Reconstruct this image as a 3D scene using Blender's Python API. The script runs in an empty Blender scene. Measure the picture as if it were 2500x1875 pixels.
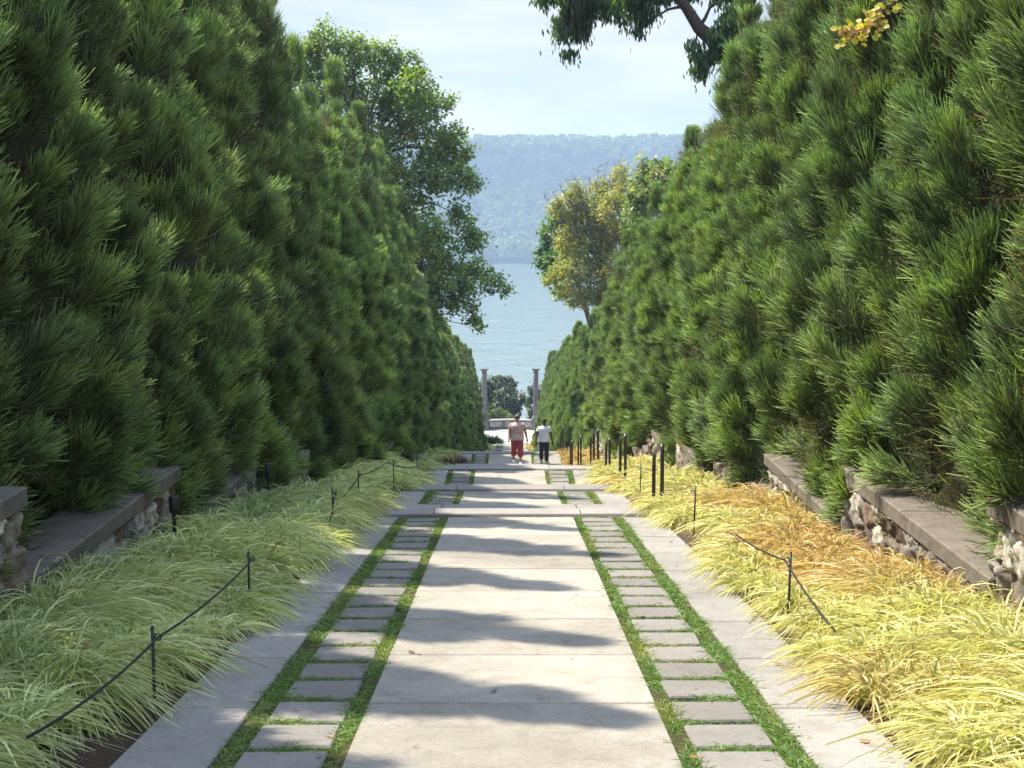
import bpy, bmesh, math, random
import numpy as np
from mathutils import Vector, Matrix

R_ = math.radians
rng = np.random.default_rng(7)
random.seed(7)
scene = bpy.context.scene
COL = scene.collection

# ------------------------------------------------------------------ camera
PITCH = 0.1155
cam_d = bpy.data.cameras.new("camera")
cam = bpy.data.objects.new("camera", cam_d); COL.objects.link(cam)
cam.location = (-0.03, 0.0, 1.7)
cam.rotation_euler = (math.pi / 2 - PITCH, 0, -0.0018)
cam_d.sensor_width = 36; cam_d.lens = 50.45
cam_d.clip_start = 0.1; cam_d.clip_end = 9000
scene.camera = cam
scene.render.resolution_x = 1024; scene.render.resolution_y = 768

# ------------------------------------------------------------------ light
SUN_EL = R_(55.8)          # height of the sun
SUN_AZ = R_(-60.0)         # left of straight ahead (+Y)
S = Vector((math.sin(SUN_AZ) * math.cos(SUN_EL), math.cos(SUN_AZ) * math.cos(SUN_EL), math.sin(SUN_EL)))
sd = bpy.data.lights.new("sun", 'SUN'); sd.energy = 5.0; sd.angle = R_(0.55); sd.color = (1.0, 0.905, 0.76)
sun = bpy.data.objects.new("sun", sd); COL.objects.link(sun)
sun.rotation_euler = S.to_track_quat('Z', 'Y').to_euler()

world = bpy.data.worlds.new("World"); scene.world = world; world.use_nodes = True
wn = world.node_tree; wn.nodes.clear()
def wnode(t, **k):
    n = wn.nodes.new(t)
    for a, b in k.items(): setattr(n, a, b)
    return n
sky = wnode('ShaderNodeTexSky', sky_type='NISHITA', sun_disc=False, sun_elevation=SUN_EL, sun_rotation=SUN_AZ % (2 * math.pi),
            altitude=60, air_density=1.0, dust_density=2.2, ozone_density=1.6)
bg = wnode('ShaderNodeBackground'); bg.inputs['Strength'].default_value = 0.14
wo = wnode('ShaderNodeOutputWorld')
tc = wnode('ShaderNodeTexCoord')
mp = wnode('ShaderNodeMapping'); mp.inputs['Scale'].default_value = (2.2, 2.2, 9.0); mp.inputs['Rotation'].default_value = (0.0, 0.10, 0.3)
nz = wnode('ShaderNodeTexNoise'); nz.inputs['Scale'].default_value = 2.6; nz.inputs['Detail'].default_value = 8; nz.inputs['Roughness'].default_value = 0.58
nz.inputs['Distortion'].default_value = 0.5
cr = wnode('ShaderNodeMapRange'); cr.inputs[1].default_value = 0.42; cr.inputs[2].default_value = 0.66
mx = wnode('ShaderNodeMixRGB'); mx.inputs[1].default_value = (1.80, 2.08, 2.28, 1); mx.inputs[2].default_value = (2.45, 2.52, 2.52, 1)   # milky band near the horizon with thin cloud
hi = wnode('ShaderNodeMixRGB'); hi.inputs[0].default_value = 0.5; hi.inputs[2].default_value = (6.0, 7.25, 9.9, 1)                    # bright blue added to the unseen overhead sky, to lift the shade
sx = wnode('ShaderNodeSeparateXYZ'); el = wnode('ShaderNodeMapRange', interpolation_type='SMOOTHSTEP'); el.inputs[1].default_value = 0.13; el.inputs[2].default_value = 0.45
fin = wnode('ShaderNodeMixRGB')
L_ = wn.links.new
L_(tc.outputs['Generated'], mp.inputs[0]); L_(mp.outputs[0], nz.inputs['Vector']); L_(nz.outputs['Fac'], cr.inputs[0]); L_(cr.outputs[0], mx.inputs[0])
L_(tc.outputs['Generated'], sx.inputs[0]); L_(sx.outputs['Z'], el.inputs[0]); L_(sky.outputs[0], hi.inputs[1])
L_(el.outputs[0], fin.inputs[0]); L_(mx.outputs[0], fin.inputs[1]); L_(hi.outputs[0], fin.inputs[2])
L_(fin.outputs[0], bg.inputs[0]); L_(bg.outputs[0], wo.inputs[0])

scene.view_settings.view_transform = 'Standard'; scene.view_settings.look = 'None'
scene.view_settings.exposure = 1.35; scene.view_settings.gamma = 1
scene.cycles.volume_bounces = 0
scene.cycles.max_bounces = 6; scene.cycles.transparent_max_bounces = 8

# ------------------------------------------------------------------ tagging
def tag(o, label=None, cat=None, group=None, kind=None):
    if label: o['label'] = label
    if cat: o['category'] = cat
    if group: o['group'] = group
    if kind: o['kind'] = kind
    return o
def empty(name, loc, rz=0.0):
    o = bpy.data.objects.new(name, None); o.empty_display_size = 0.2
    o.location = loc; o.rotation_euler = (0, 0, rz); COL.objects.link(o); return o
def link(name, me, parent=None, loc=(0, 0, 0), rot=(0, 0, 0), scale=None):
    o = bpy.data.objects.new(name, me); o.location = loc; o.rotation_euler = rot
    if scale: o.scale = scale
    o.parent = parent; COL.objects.link(o); return o
ORD = ("first second third fourth fifth sixth seventh eighth ninth tenth eleventh twelfth thirteenth fourteenth fifteenth "
       "sixteenth seventeenth eighteenth nineteenth twentieth").split()
def ordw(i):                                  # 0-based
    tens = ['twenty', 'thirty', 'forty', 'fifty', 'sixty', 'seventy', 'eighty', 'ninety']
    if i < 20: return ORD[i]
    t, u = divmod(i + 1, 10)
    if u == 0: return {2: 'twentieth', 9: 'ninetieth', 10: 'hundredth', 3: 'thirtieth', 4: 'fortieth', 5: 'fiftieth', 6: 'sixtieth', 7: 'seventieth', 8: 'eightieth'}[t]
    return tens[t - 2] + '-' + ORD[u - 1]

# ------------------------------------------------------------------ numpy meshes
def np_mesh(name, V, F, mat, colors=None, smooth=False):
    """V (n,3), F (m,k) all faces of the same size k"""
    V = np.asarray(V, np.float32); F = np.asarray(F, np.int32)
    me = bpy.data.meshes.new(name)
    m, k = F.shape
    me.vertices.add(len(V)); me.vertices.foreach_set('co', V.ravel())
    me.loops.add(m * k); me.loops.foreach_set('vertex_index', F.ravel())
    me.polygons.add(m); me.polygons.foreach_set('loop_start', np.arange(0, m * k, k, dtype=np.int32))
    me.polygons.foreach_set('loop_total', np.full(m, k, np.int32))
    if smooth: me.polygons.foreach_set('use_smooth', np.ones(m, bool))
    me.update(calc_edges=True)
    if colors is not None:
        a = me.attributes.new('tint', 'FLOAT_COLOR', 'POINT')
        c = np.ones((len(V), 4), np.float32); c[:, :3] = colors
        a.data.foreach_set('color', c.ravel())
    if mat: me.materials.append(mat)
    return me

def norm(a): return a / np.maximum(np.linalg.norm(a, axis=-1, keepdims=True), 1e-9)

def ribbons(P, D, B, L, W, nseg, c0, c1, roll=None, tip=0.15, base=0.6):
    """N curved tapering strips. P start, D unit direction, B bend vector (added * t^2 * L), L length, W width."""
    N = len(P); t = np.linspace(0, 1, nseg + 1)[None, :, None]
    L_ = L[:, None, None]
    C = P[:, None, :] + D[:, None, :] * L_ * t + B[:, None, :] * L_ * t * t
    T = norm(D[:, None, :] + 2 * B[:, None, :] * t)
    r = norm(rng.normal(size=(N, 3))) if roll is None else roll
    side = norm(np.cross(T, r[:, None, :]))
    tt = t[..., 0]
    prof = np.where(tt < 0.35, base + (1 - base) * tt / 0.35, 1 - (1 - tip) * ((tt - 0.35) / 0.65) ** 1.6)
    w = (W[:, None] * prof)[..., None] * 0.5
    V = np.stack([C - side * w, C + side * w], axis=2).reshape(-1, 3)
    i = np.arange(N)[:, None] * (2 * (nseg + 1)) + np.arange(nseg)[None, :] * 2
    F = np.stack([i, i + 1, i + 3, i + 2], -1).reshape(-1, 4)
    c = c0[:, None, None, :] * (1 - t[..., None]) + c1[:, None, None, :] * t[..., None]
    Cc = np.broadcast_to(c, (N, nseg + 1, 2, 3)).reshape(-1, 3)
    return V, F, Cc

def cords(P, D, B, L, W, c0, c1, st=(0.0, 0.55, 1.0), wd=(0.9, 1.0, 0.45)):
    """N round-looking three-sided cords (the rope-like sprays of the conifers)"""
    n = len(P); k = len(st); t = np.array(st)[None, :, None]
    C = P[:, None, :] + D[:, None, :] * L[:, None, None] * t + B[:, None, :] * L[:, None, None] * t * t
    T = norm(D[:, None, :] + 2 * B[:, None, :] * t); r = norm(rng.normal(size=(n, 3)))
    u = norm(np.cross(T, r[:, None, :])); v = np.cross(T, u); w = (W[:, None] * np.array(wd)[None, :])[..., None] * 0.5
    V = np.stack([C + (u * math.cos(a) + v * math.sin(a)) * w for a in (0, 2.0944, 4.1888)], 2).reshape(-1, 3)
    b = np.arange(n)[:, None, None] * (3 * k) + np.arange(k - 1)[None, :, None] * 3; i = np.arange(3)[None, None, :]; j = (i + 1) % 3
    F = np.stack([b + i, b + j, b + j + 3, b + i + 3], -1).reshape(-1, 4)
    c = c0[:, None, None, :] * (1 - t[..., None]) + c1[:, None, None, :] * t[..., None]
    return V, F, np.broadcast_to(c, (n, k, 3, 3)).reshape(-1, 3)

def cat_meshes(parts):
    Vs, Fs, Cs, o = [], [], [], 0
    for V, F, C in parts:
        Vs.append(V); Fs.append(F + o); Cs.append(C); o += len(V)
    return np.concatenate(Vs), np.concatenate(Fs), np.concatenate(Cs)

def hash3(i, j, k, s=0):
    h = (i.astype(np.int64) * 374761393 + j.astype(np.int64) * 668265263 + k.astype(np.int64) * 2147483647 + s * 1274126177) & 0xffffffff
    h = ((h ^ (h >> 13)) * 1274126177) & 0xffffffff
    return ((h ^ (h >> 16)) & 0xffffff) / float(0xffffff)
def vnoise(p, s=0):
    p = np.asarray(p, float); f = np.floor(p); u = p - f; u = u * u * (3 - 2 * u)
    i, j, k = f[..., 0], f[..., 1], f[..., 2]; r = 0
    for a in (0, 1):
        for b in (0, 1):
            for c in (0, 1):
                w = (u[..., 0] if a else 1 - u[..., 0]) * (u[..., 1] if b else 1 - u[..., 1]) * (u[..., 2] if c else 1 - u[..., 2])
                r = r + w * hash3(i + a, j + b, k + c, s)
    return r
def fbm(p, o=4, s=0):
    r = 0; a = 0.5; p = np.asarray(p, float)
    for q in range(o):
        r = r + a * vnoise(p, s + q); p = p * 2.03; a *= 0.5
    return r / (1 - 0.5 ** o)

# ------------------------------------------------------------------ materials
def new_mat(name):
    m = bpy.data.materials.new(name); m.use_nodes = True
    nt = m.node_tree; nt.nodes.clear()
    return m, nt, nt.nodes.new('ShaderNodeOutputMaterial')
def N(nt, t, **k):
    n = nt.nodes.new(t)
    for a, b in k.items():
        if a in n.inputs.keys() and not hasattr(n, a): n.inputs[a].default_value = b
        else: setattr(n, a, b)
    return n
def rgb(*c): return (c[0], c[1], c[2], 1)
def ramp(nt, stops):
    n = nt.nodes.new('ShaderNodeValToRGB'); e = n.color_ramp.elements
    while len(e) < len(stops): e.new(0.5)
    for q, (p, c) in enumerate(stops): e[q].position = p; e[q].color = rgb(*c)
    return n
def foliage_mat(name, transl=0.35, rough=0.55, spec=0.35, tmul=(1.15, 1.25, 0.6), noise=0.0):
    m, nt, out = new_mat(name)
    a = N(nt, 'ShaderNodeAttribute', attribute_name='tint')
    p = N(nt, 'ShaderNodeBsdfPrincipled'); p.inputs['Roughness'].default_value = rough; p.inputs['Specular IOR Level'].default_value = spec
    t = N(nt, 'ShaderNodeBsdfTranslucent')
    mu = N(nt, 'ShaderNodeMixRGB', blend_type='MULTIPLY'); mu.inputs[0].default_value = 1; mu.inputs[2].default_value = rgb(*tmul)
    oi = N(nt, 'ShaderNodeObjectInfo')
    hs = N(nt, 'ShaderNodeHueSaturation')
    mr = N(nt, 'ShaderNodeMapRange'); mr.inputs[3].default_value = 0.82; mr.inputs[4].default_value = 1.18
    nt.links.new(oi.outputs['Random'], mr.inputs[0]); nt.links.new(mr.outputs[0], hs.inputs['Value'])
    nt.links.new(a.outputs['Color'], hs.inputs['Color'])
    mix = N(nt, 'ShaderNodeMixShader'); mix.inputs[0].default_value = transl
    nt.links.new(hs.outputs[0], p.inputs['Base Color']); nt.links.new(hs.outputs[0], mu.inputs[1])
    nt.links.new(mu.outputs[0], t.inputs['Color'])
    nt.links.new(p.outputs[0], mix.inputs[1]); nt.links.new(t.outputs[0], mix.inputs[2]); nt.links.new(mix.outputs[0], out.inputs[0])
    return m
def tint_mat(name, rough=0.8, bump=0.0, bscale=40, spec=0.3):
    m, nt, out = new_mat(name)
    a = N(nt, 'ShaderNodeAttribute', attribute_name='tint')
    p = N(nt, 'ShaderNodeBsdfPrincipled'); p.inputs['Roughness'].default_value = rough; p.inputs['Specular IOR Level'].default_value = spec
    geo = N(nt, 'ShaderNodeNewGeometry')
    n1 = N(nt, 'ShaderNodeTexNoise'); n1.inputs['Scale'].default_value = bscale; n1.inputs['Detail'].default_value = 6; n1.inputs['Roughness'].default_value = 0.65
    nt.links.new(geo.outputs['Position'], n1.inputs['Vector'])
    mr = N(nt, 'ShaderNodeMapRange'); mr.inputs[1].default_value = .25; mr.inputs[2].default_value = .75; mr.inputs[3].default_value = 0.6; mr.inputs[4].default_value = 1.35
    nt.links.new(n1.outputs['Fac'], mr.inputs[0])
    mu = N(nt, 'ShaderNodeMixRGB', blend_type='MULTIPLY'); mu.inputs[0].default_value = 1
    nt.links.new(a.outputs['Color'], mu.inputs[1]); nt.links.new(mr.outputs[0], mu.inputs[2]); nt.links.new(mu.outputs[0], p.inputs['Base Color'])
    if bump:
        b = N(nt, 'ShaderNodeBump'); b.inputs['Strength'].default_value = 1; b.inputs['Distance'].default_value = bump
        nt.links.new(n1.outputs['Fac'], b.inputs['Height']); nt.links.new(b.outputs[0], p.inputs['Normal'])
    nt.links.new(p.outputs[0], out.inputs[0])
    return m
def stone_mat(name, c_lo, c_hi, rough=0.85, scale=1.0, speck=0.16, bump=0.003, stain=0.55, stainc=(0.5, 0.48, 0.45), rand=0.10, bay=None):
    """concrete / cut stone: broad tone variation, stains with a shape of their own, fine aggregate speckle"""
    m, nt, out = new_mat(name)
    geo = N(nt, 'ShaderNodeNewGeometry'); oi = N(nt, 'ShaderNodeObjectInfo')
    p = N(nt, 'ShaderNodeBsdfPrincipled'); p.inputs['Roughness'].default_value = rough; p.inputs['Specular IOR Level'].default_value = 0.25
    def nz(s, d, r=0.6, dist=0.0):
        n = N(nt, 'ShaderNodeTexNoise'); n.inputs['Scale'].default_value = s * scale; n.inputs['Detail'].default_value = d
        n.inputs['Roughness'].default_value = r; n.inputs['Distortion'].default_value = dist
        nt.links.new(geo.outputs['Position'], n.inputs['Vector']); return n
    a = nz(0.9, 5, 0.6); b = nz(5.5, 7, 0.7, 0.4); c = nz(150, 3, 0.7); d = nz(38, 4, 0.7)
    r1 = ramp(nt, [(0.32, c_lo), (0.68, c_hi)]); nt.links.new(a.outputs['Fac'], r1.inputs[0])
    st = N(nt, 'ShaderNodeMapRange'); st.inputs[1].default_value = 0.47; st.inputs[2].default_value = 0.68; st.inputs[4].default_value = stain
    nt.links.new(b.outputs['Fac'], st.inputs[0])
    m1 = N(nt, 'ShaderNodeMixRGB', blend_type='MULTIPLY'); m1.inputs[2].default_value = rgb(*stainc)
    nt.links.new(st.outputs[0], m1.inputs[0]); nt.links.new(r1.outputs[0], m1.inputs[1])
    sp = N(nt, 'ShaderNodeMapRange'); sp.inputs[1].default_value = .3; sp.inputs[2].default_value = .7; sp.inputs[3].default_value = 1 - speck; sp.inputs[4].default_value = 1 + speck
    nt.links.new(c.outputs['Fac'], sp.inputs[0])
    sp2 = N(nt, 'ShaderNodeMapRange'); sp2.inputs[1].default_value = .3; sp2.inputs[2].default_value = .7; sp2.inputs[3].default_value = 1 - speck * .8; sp2.inputs[4].default_value = 1 + speck * .8
    nt.links.new(d.outputs['Fac'], sp2.inputs[0])
    m2 = N(nt, 'ShaderNodeMixRGB', blend_type='MULTIPLY'); m2.inputs[0].default_value = 1
    nt.links.new(m1.outputs[0], m2.inputs[1]); nt.links.new(sp.outputs[0], m2.inputs[2])
    m3 = N(nt, 'ShaderNodeMixRGB', blend_type='MULTIPLY'); m3.inputs[0].default_value = 1
    nt.links.new(m2.outputs[0], m3.inputs[1]); nt.links.new(sp2.outputs[0], m3.inputs[2])
    rv = N(nt, 'ShaderNodeMapRange'); rv.inputs[3].default_value = 1 - rand; rv.inputs[4].default_value = 1 + rand
    nt.links.new(oi.outputs['Random'], rv.inputs[0])
    m4 = N(nt, 'ShaderNodeMixRGB', blend_type='MULTIPLY'); m4.inputs[0].default_value = 1
    nt.links.new(m3.outputs[0], m4.inputs[1]); nt.links.new(rv.outputs[0], m4.inputs[2])
    if bay:      # every slab was cast separately and weathered to its own tone
        sx_ = N(nt, 'ShaderNodeSeparateXYZ'); nt.links.new(geo.outputs['Position'], sx_.inputs[0])
        a1 = N(nt, 'ShaderNodeMath', operation='SUBTRACT'); a1.inputs[1].default_value = bay; nt.links.new(sx_.outputs['Y'], a1.inputs[0])
        a2 = N(nt, 'ShaderNodeMath', operation='DIVIDE'); a2.inputs[1].default_value = 1.25; nt.links.new(a1.outputs[0], a2.inputs[0])
        a3 = N(nt, 'ShaderNodeMath', operation='FLOOR'); nt.links.new(a2.outputs[0], a3.inputs[0])
        a4 = N(nt, 'ShaderNodeMath', operation='SIGN'); nt.links.new(sx_.outputs['X'], a4.inputs[0])
        a5 = N(nt, 'ShaderNodeMath', operation='MULTIPLY_ADD'); a5.inputs[1].default_value = 0.0 if bay > 7.05 else 37.3; nt.links.new(a4.outputs[0], a5.inputs[0]); nt.links.new(a3.outputs[0], a5.inputs[2])
        wn_ = N(nt, 'ShaderNodeTexWhiteNoise', noise_dimensions='1D'); nt.links.new(a5.outputs[0], wn_.inputs['W'])
        wr = N(nt, 'ShaderNodeMapRange'); wr.inputs[3].default_value = 0.90; wr.inputs[4].default_value = 1.07; nt.links.new(wn_.outputs['Value'], wr.inputs[0])
        m5 = N(nt, 'ShaderNodeMixRGB', blend_type='MULTIPLY'); m5.inputs[0].default_value = 1
        nt.links.new(m4.outputs[0], m5.inputs[1]); nt.links.new(wr.outputs[0], m5.inputs[2]); m4 = m5
    nt.links.new(m4.outputs[0], p.inputs['Base Color'])
    bu = N(nt, 'ShaderNodeBump'); bu.inputs['Strength'].default_value = 0.8; bu.inputs['Distance'].default_value = bump
    nt.links.new(c.outputs['Fac'], bu.inputs['Height'])
    bu2 = N(nt, 'ShaderNodeBump'); bu2.inputs['Strength'].default_value = 0.7; bu2.inputs['Distance'].default_value = bump * 3
    nt.links.new(b.outputs['Fac'], bu2.inputs['Height']); nt.links.new(bu.outputs[0], bu2.inputs['Normal'])
    nt.links.new(bu2.outputs[0], p.inputs['Normal']); nt.links.new(p.outputs[0], out.inputs[0])
    return m
def plain(name, c, rough=0.6, metal=0.0, spec=0.5, var=0.12, scale=30, bump=0.0):
    m, nt, out = new_mat(name)
    geo = N(nt, 'ShaderNodeTexCoord')
    p = N(nt, 'ShaderNodeBsdfPrincipled'); p.inputs['Roughness'].default_value = rough; p.inputs['Metallic'].default_value = metal
    p.inputs['Specular IOR Level'].default_value = spec
    n = N(nt, 'ShaderNodeTexNoise'); n.inputs['Scale'].default_value = scale; n.inputs['Detail'].default_value = 5
    nt.links.new(geo.outputs['Object'], n.inputs['Vector'])
    r = ramp(nt, [(0.3, [x * (1 - var) for x in c]), (0.7, [min(1, x * (1 + var)) for x in c])])
    nt.links.new(n.outputs['Fac'], r.inputs[0]); nt.links.new(r.outputs[0], p.inputs['Base Color'])
    if bump:
        b = N(nt, 'ShaderNodeBump'); b.inputs['Distance'].default_value = bump
        nt.links.new(n.outputs['Fac'], b.inputs['Height']); nt.links.new(b.outputs[0], p.inputs['Normal'])
    nt.links.new(p.outputs[0], out.inputs[0])
    return m

M = {}
M['slab'] = stone_mat('pale_concrete', (0.206, 0.193, 0.160), (0.296, 0.280, 0.237), stain=0.75, stainc=(0.72, 0.695, 0.65), speck=0.19, bay=7.1)
M['side'] = stone_mat('side_concrete', (0.19, 0.182, 0.165), (0.255, 0.245, 0.22), stain=0.55, stainc=(0.68, 0.65, 0.60), speck=0.20, bay=7.0)
M['paver'] = stone_mat('paver_stone', (0.13, 0.122, 0.11), (0.18, 0.17, 0.153), stain=0.3, stainc=(0.7, 0.68, 0.65), speck=0.16, rand=0.16)
M['tread'] = stone_mat('tread_stone', (0.18, 0.17, 0.152), (0.235, 0.222, 0.20), stain=0.4, stainc=(0.65, 0.62, 0.58), speck=0.14)
M['cap'] = stone_mat('cap_stone', (0.100, 0.086, 0.068), (0.172, 0.150, 0.120), stain=0.8, stainc=(0.48, 0.45, 0.42), speck=0.18, bump=0.006)
M['gravel'] = stone_mat('dark_gravel', (0.05, 0.045, 0.04), (0.11, 0.10, 0.09), stain=0.5, scale=0.8, speck=0.6, bump=0.02)
M['terrace'] = stone_mat('terrace_stone', (0.33, 0.31, 0.28), (0.40, 0.38, 0.345), stain=0.6, stainc=(0.7, 0.66, 0.6), scale=0.3)
M['marble'] = stone_mat('column_marble', (0.085, 0.08, 0.075), (0.145, 0.138, 0.128), stain=0.7, stainc=(0.6, 0.52, 0.48), scale=0.6)
M['rubble'] = tint_mat('rubble_stone', rough=0.95, bump=0.03, bscale=11, spec=0.1)
M['iron'] = plain('black_iron', (0.012, 0.012, 0.013), rough=0.45, spec=0.5, var=0.3)
M['bronze'] = plain('dark_bronze_rail', (0.018, 0.015, 0.013), rough=0.28, spec=0.6, var=0.25, scale=8)
M['rope'] = plain('black_cord', (0.02, 0.02, 0.021), rough=0.8, spec=0.2, var=0.4, scale=200)
M['bark'] = plain('bark', (0.06, 0.045, 0.035), rough=0.9, spec=0.15, var=0.4, scale=14, bump=0.03)
M['bark_pale'] = plain('lichen_bark', (0.14, 0.13, 0.10), rough=0.9, spec=0.15, var=0.4, scale=10, bump=0.03)
M['conifer'] = foliage_mat('conifer_sprays', transl=0.40, rough=0.6, spec=0.18, tmul=(1.3, 1.38, 0.42))
M['leaf'] = foliage_mat('broad_leaves', transl=0.52, rough=0.45, spec=0.45, tmul=(1.3, 1.45, 0.5))
M['blade'] = foliage_mat('grass_blades', transl=0.40, rough=0.5, spec=0.35, tmul=(1.1, 1.15, 0.75))
M['far_leaf'] = foliage_mat('far_leaves', transl=0.25, rough=0.7, spec=0.1)
M['twig'] = tint_mat('inner_twigs', rough=0.95, bump=0.05, bscale=14, spec=0.05)

# ------------------------------------------------------------------ basic solid builders (lists of verts, faces)
class MB:
    def __init__(s): s.V = []; s.F = []; s.C = []
    def add(s, V, F, c=(1, 1, 1)):
        o = len(s.V); s.V += [tuple(v) for v in V]; s.F += [tuple(i + o for i in f) for f in F]; s.C += [c] * len(V)
    def box(s, x0, x1, y0, y1, z0, z1, b=0.0, zf=None, c=(1, 1, 1)):
        """box with chamfered top edges; zf(y) shifts the top and the bottom (sloping slabs)"""
        f = zf or (lambda y: 0.0)
        L = [(x0, y0, z0), (x1, y0, z0), (x1, y1, z0), (x0, y1, z0)]
        Q = [L]
        if b: Q += [[(x0, y0, z1 - b), (x1, y0, z1 - b), (x1, y1, z1 - b), (x0, y1, z1 - b)],
                    [(x0 + b, y0 + b, z1), (x1 - b, y0 + b, z1), (x1 - b, y1 - b, z1), (x0 + b, y1 - b, z1)]]
        else: Q += [[(x0, y0, z1), (x1, y0, z1), (x1, y1, z1), (x0, y1, z1)]]
        V = [(p[0], p[1], p[2] + f(p[1])) for q in Q for p in q]; F = [(3, 2, 1, 0)]
        for k in range(len(Q) - 1):
            for i in range(4):
                j = (i + 1) % 4; F.append((4 * k + i, 4 * k + j, 4 * k + 4 + j, 4 * k + 4 + i))
        k = 4 * (len(Q) - 1); F.append((k, k + 1, k + 2, k + 3)); s.add(V, F, c)
    def tube(s, pts, rad, n=8, c=(1, 1, 1), cap=True, up=(0, 0, 1), flat=None):
        """pts list, rad list of r or (rx, ry)"""
        P = [Vector(p) for p in pts]
        if not hasattr(rad, '__len__'): rad = [rad] * len(P)
        V = []; F = []; ref = Vector(up)
        for i, p in enumerate(P):
            t = (P[min(i + 1, len(P) - 1)] - P[max(i - 1, 0)]).normalized()
            if abs(t.dot(ref)) > 0.98: u = t.cross(Vector((1, 0, 0))).normalized() if abs(t.x) < 0.9 else t.cross(Vector((0, 1, 0))).normalized()
            else: u = t.cross(ref).normalized()
            if i and (u - pu).length > (u + pu).length: u = -u
            if i:
                w = pu - t * pu.dot(t)
                if w.length > 0.2: u = w.normalized()
            pu = u; v = t.cross(u).normalized()
            r = rad[i]; rx, ry = (r if hasattr(r, '__len__') else (r, r))
            for k in range(n):
                a = 2 * math.pi * k / n; q = p + u * (rx * math.cos(a)) + v * (ry * math.sin(a)); V.append(q)
        for i in range(len(P) - 1):
            for k in range(n):
                l = (k + 1) % n; F.append((i * n + k, i * n + l, (i + 1) * n + l, (i + 1) * n + k))
        if cap: F.append(tuple(range(n - 1, -1, -1))); F.append(tuple((len(P) - 1) * n + k for k in range(n)))
        s.add(V, F, c)
    def lathe(s, prof, c0=(0, 0, 0), n=24, c=(1, 1, 1)):
        V = []; F = []
        for r, z in prof:
            for k in range(n):
                a = 2 * math.pi * k / n; V.append((c0[0] + r * math.cos(a), c0[1] + r * math.sin(a), c0[2] + z))
        for i in range(len(prof) - 1):
            for k in range(n):
                l = (k + 1) % n; F.append((i * n + k, i * n + l, (i + 1) * n + l, (i + 1) * n + k))
        F.append(tuple(range(n - 1, -1, -1))); F.append(tuple((len(prof) - 1) * n + k for k in range(n)))
        s.add(V, F, c)
    def ball(s, c0, r, n=10, c=(1, 1, 1)):
        rx, ry, rz = r if hasattr(r, '__len__') else (r, r, r)
        V = []; F = []; m = n // 2 + 1
        for i in range(m + 1):
            th = math.pi * i / m
            for k in range(n):
                a = 2 * math.pi * k / n
                V.append((c0[0] + rx * math.sin(max(th, .02)) * math.cos(a), c0[1] + ry * math.sin(max(th, .02)) * math.sin(a), c0[2] + rz * math.cos(th)))
        for i in range(m):
            for k in range(n):
                l = (k + 1) % n; F.append((i * n + k, (i + 1) * n + k, (i + 1) * n + l, i * n + l))
        s.add(V, F, c)
    def build(s, name, mat, parent=None, smooth=False, loc=(0, 0, 0), tint=False):
        me = bpy.data.meshes.new(name); me.from_pydata(s.V, [], s.F)
        if smooth: me.polygons.foreach_set('use_smooth', [True] * len(me.polygons))
        if tint:
            a = me.attributes.new('tint', 'FLOAT_COLOR', 'POINT')
            a.data.foreach_set('color', np.array([(*c, 1) for c in s.C], np.float32).ravel())
        me.materials.append(mat); me.update()
        return link(name, me, parent, loc)

# ------------------------------------------------------------------ the lie of the land
BED = [(-12, 1.30), (16.9, -1.81), (18.3, -2.15), (22.4, -2.62), (26, -3.2), (30.5, -3.66), (32.5, -4.35), (38.5, -5.3), (46, -6.5), (50, -6.62),
       (53.2, -8.15), (69.8, -11.35), (86.3, -14.15), (102.8, -16.5), (119.4, -18.7), (136, -20.65), (150, -22.2), (157, -23.65), (176, -23.65)]
def zbed(y): return float(np.interp(y, [a for a, b in BED], [b for a, b in BED]))
zbed_v = lambda y: np.interp(y, [a for a, b in BED], [b for a, b in BED])
# ramps: (y0, z0, y1, z1); between them flights of steps
RAMPS = [(-8, 0.864, 16.5, -1.782), (18.1, -2.11, 22.4, -2.61), (24.05, -3.06, 25.4, -3.17), (27.45, -3.57, 30.0, -3.62), (32.2, -4.22, 37.8, -5.0),
         (39.4, -5.6, 44.6, -6.1), (45.8, -6.47, 49.4, -6.49), (53.3, -8.1, 67.6, -9.75), (69.8, -11.3, 84.2, -12.9), (86.3, -14.1, 100.8, -15.45),
         (102.8, -16.45, 117.4, -17.95), (119.4, -18.65, 134.0, -20.12), (136.0, -20.62, 149.0, -22.0), (151.5, -22.7, 155.5, -23.0)]
def ramp_z(r):
    y0, z0, y1, z1 = r; s = (z1 - z0) / (y1 - y0)
    return lambda y: z0 + s * (y - y0)
# wall caps: (y_near, y_far, z of cap top)
WALLS_R = [(4.2, 9.2, -0.10), (9.2, 13.4, -0.64), (13.4, 17.35, -1.18), (17.35, 21.8, -1.75), (21.8, 26.8, -2.35), (26.8, 32.5, -2.96), (32.5, 36.4, -3.62), (36.4, 41.5, -4.3), (41.5, 47.0, -5.2), (47.0, 53.0, -5.75)]
WALLS_L = [(4.2, 8.95, 0.0), (8.95, 13.15, -0.60), (13.15, 17.15, -1.24), (17.15, 21.8, -1.85), (21.8, 27.0, -2.45), (27.0, 33.0, -3.12), (33.0, 37.4, -3.75), (37.4, 42.0, -4.5), (42.0, 47.0, -5.3), (47.0, 53.0, -5.9)]
WX = 3.2
def z_terrace(y, W):
    for a, b, z in W:
        if a <= y < b: return z - 0.16
    if y < W[0][0]: return W[0][2] - 0.16 + (W[0][0] - y) * 0.108
    return zbed(y) + 0.45 * max(0, min(1, (150 - y) / 60))
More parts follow.
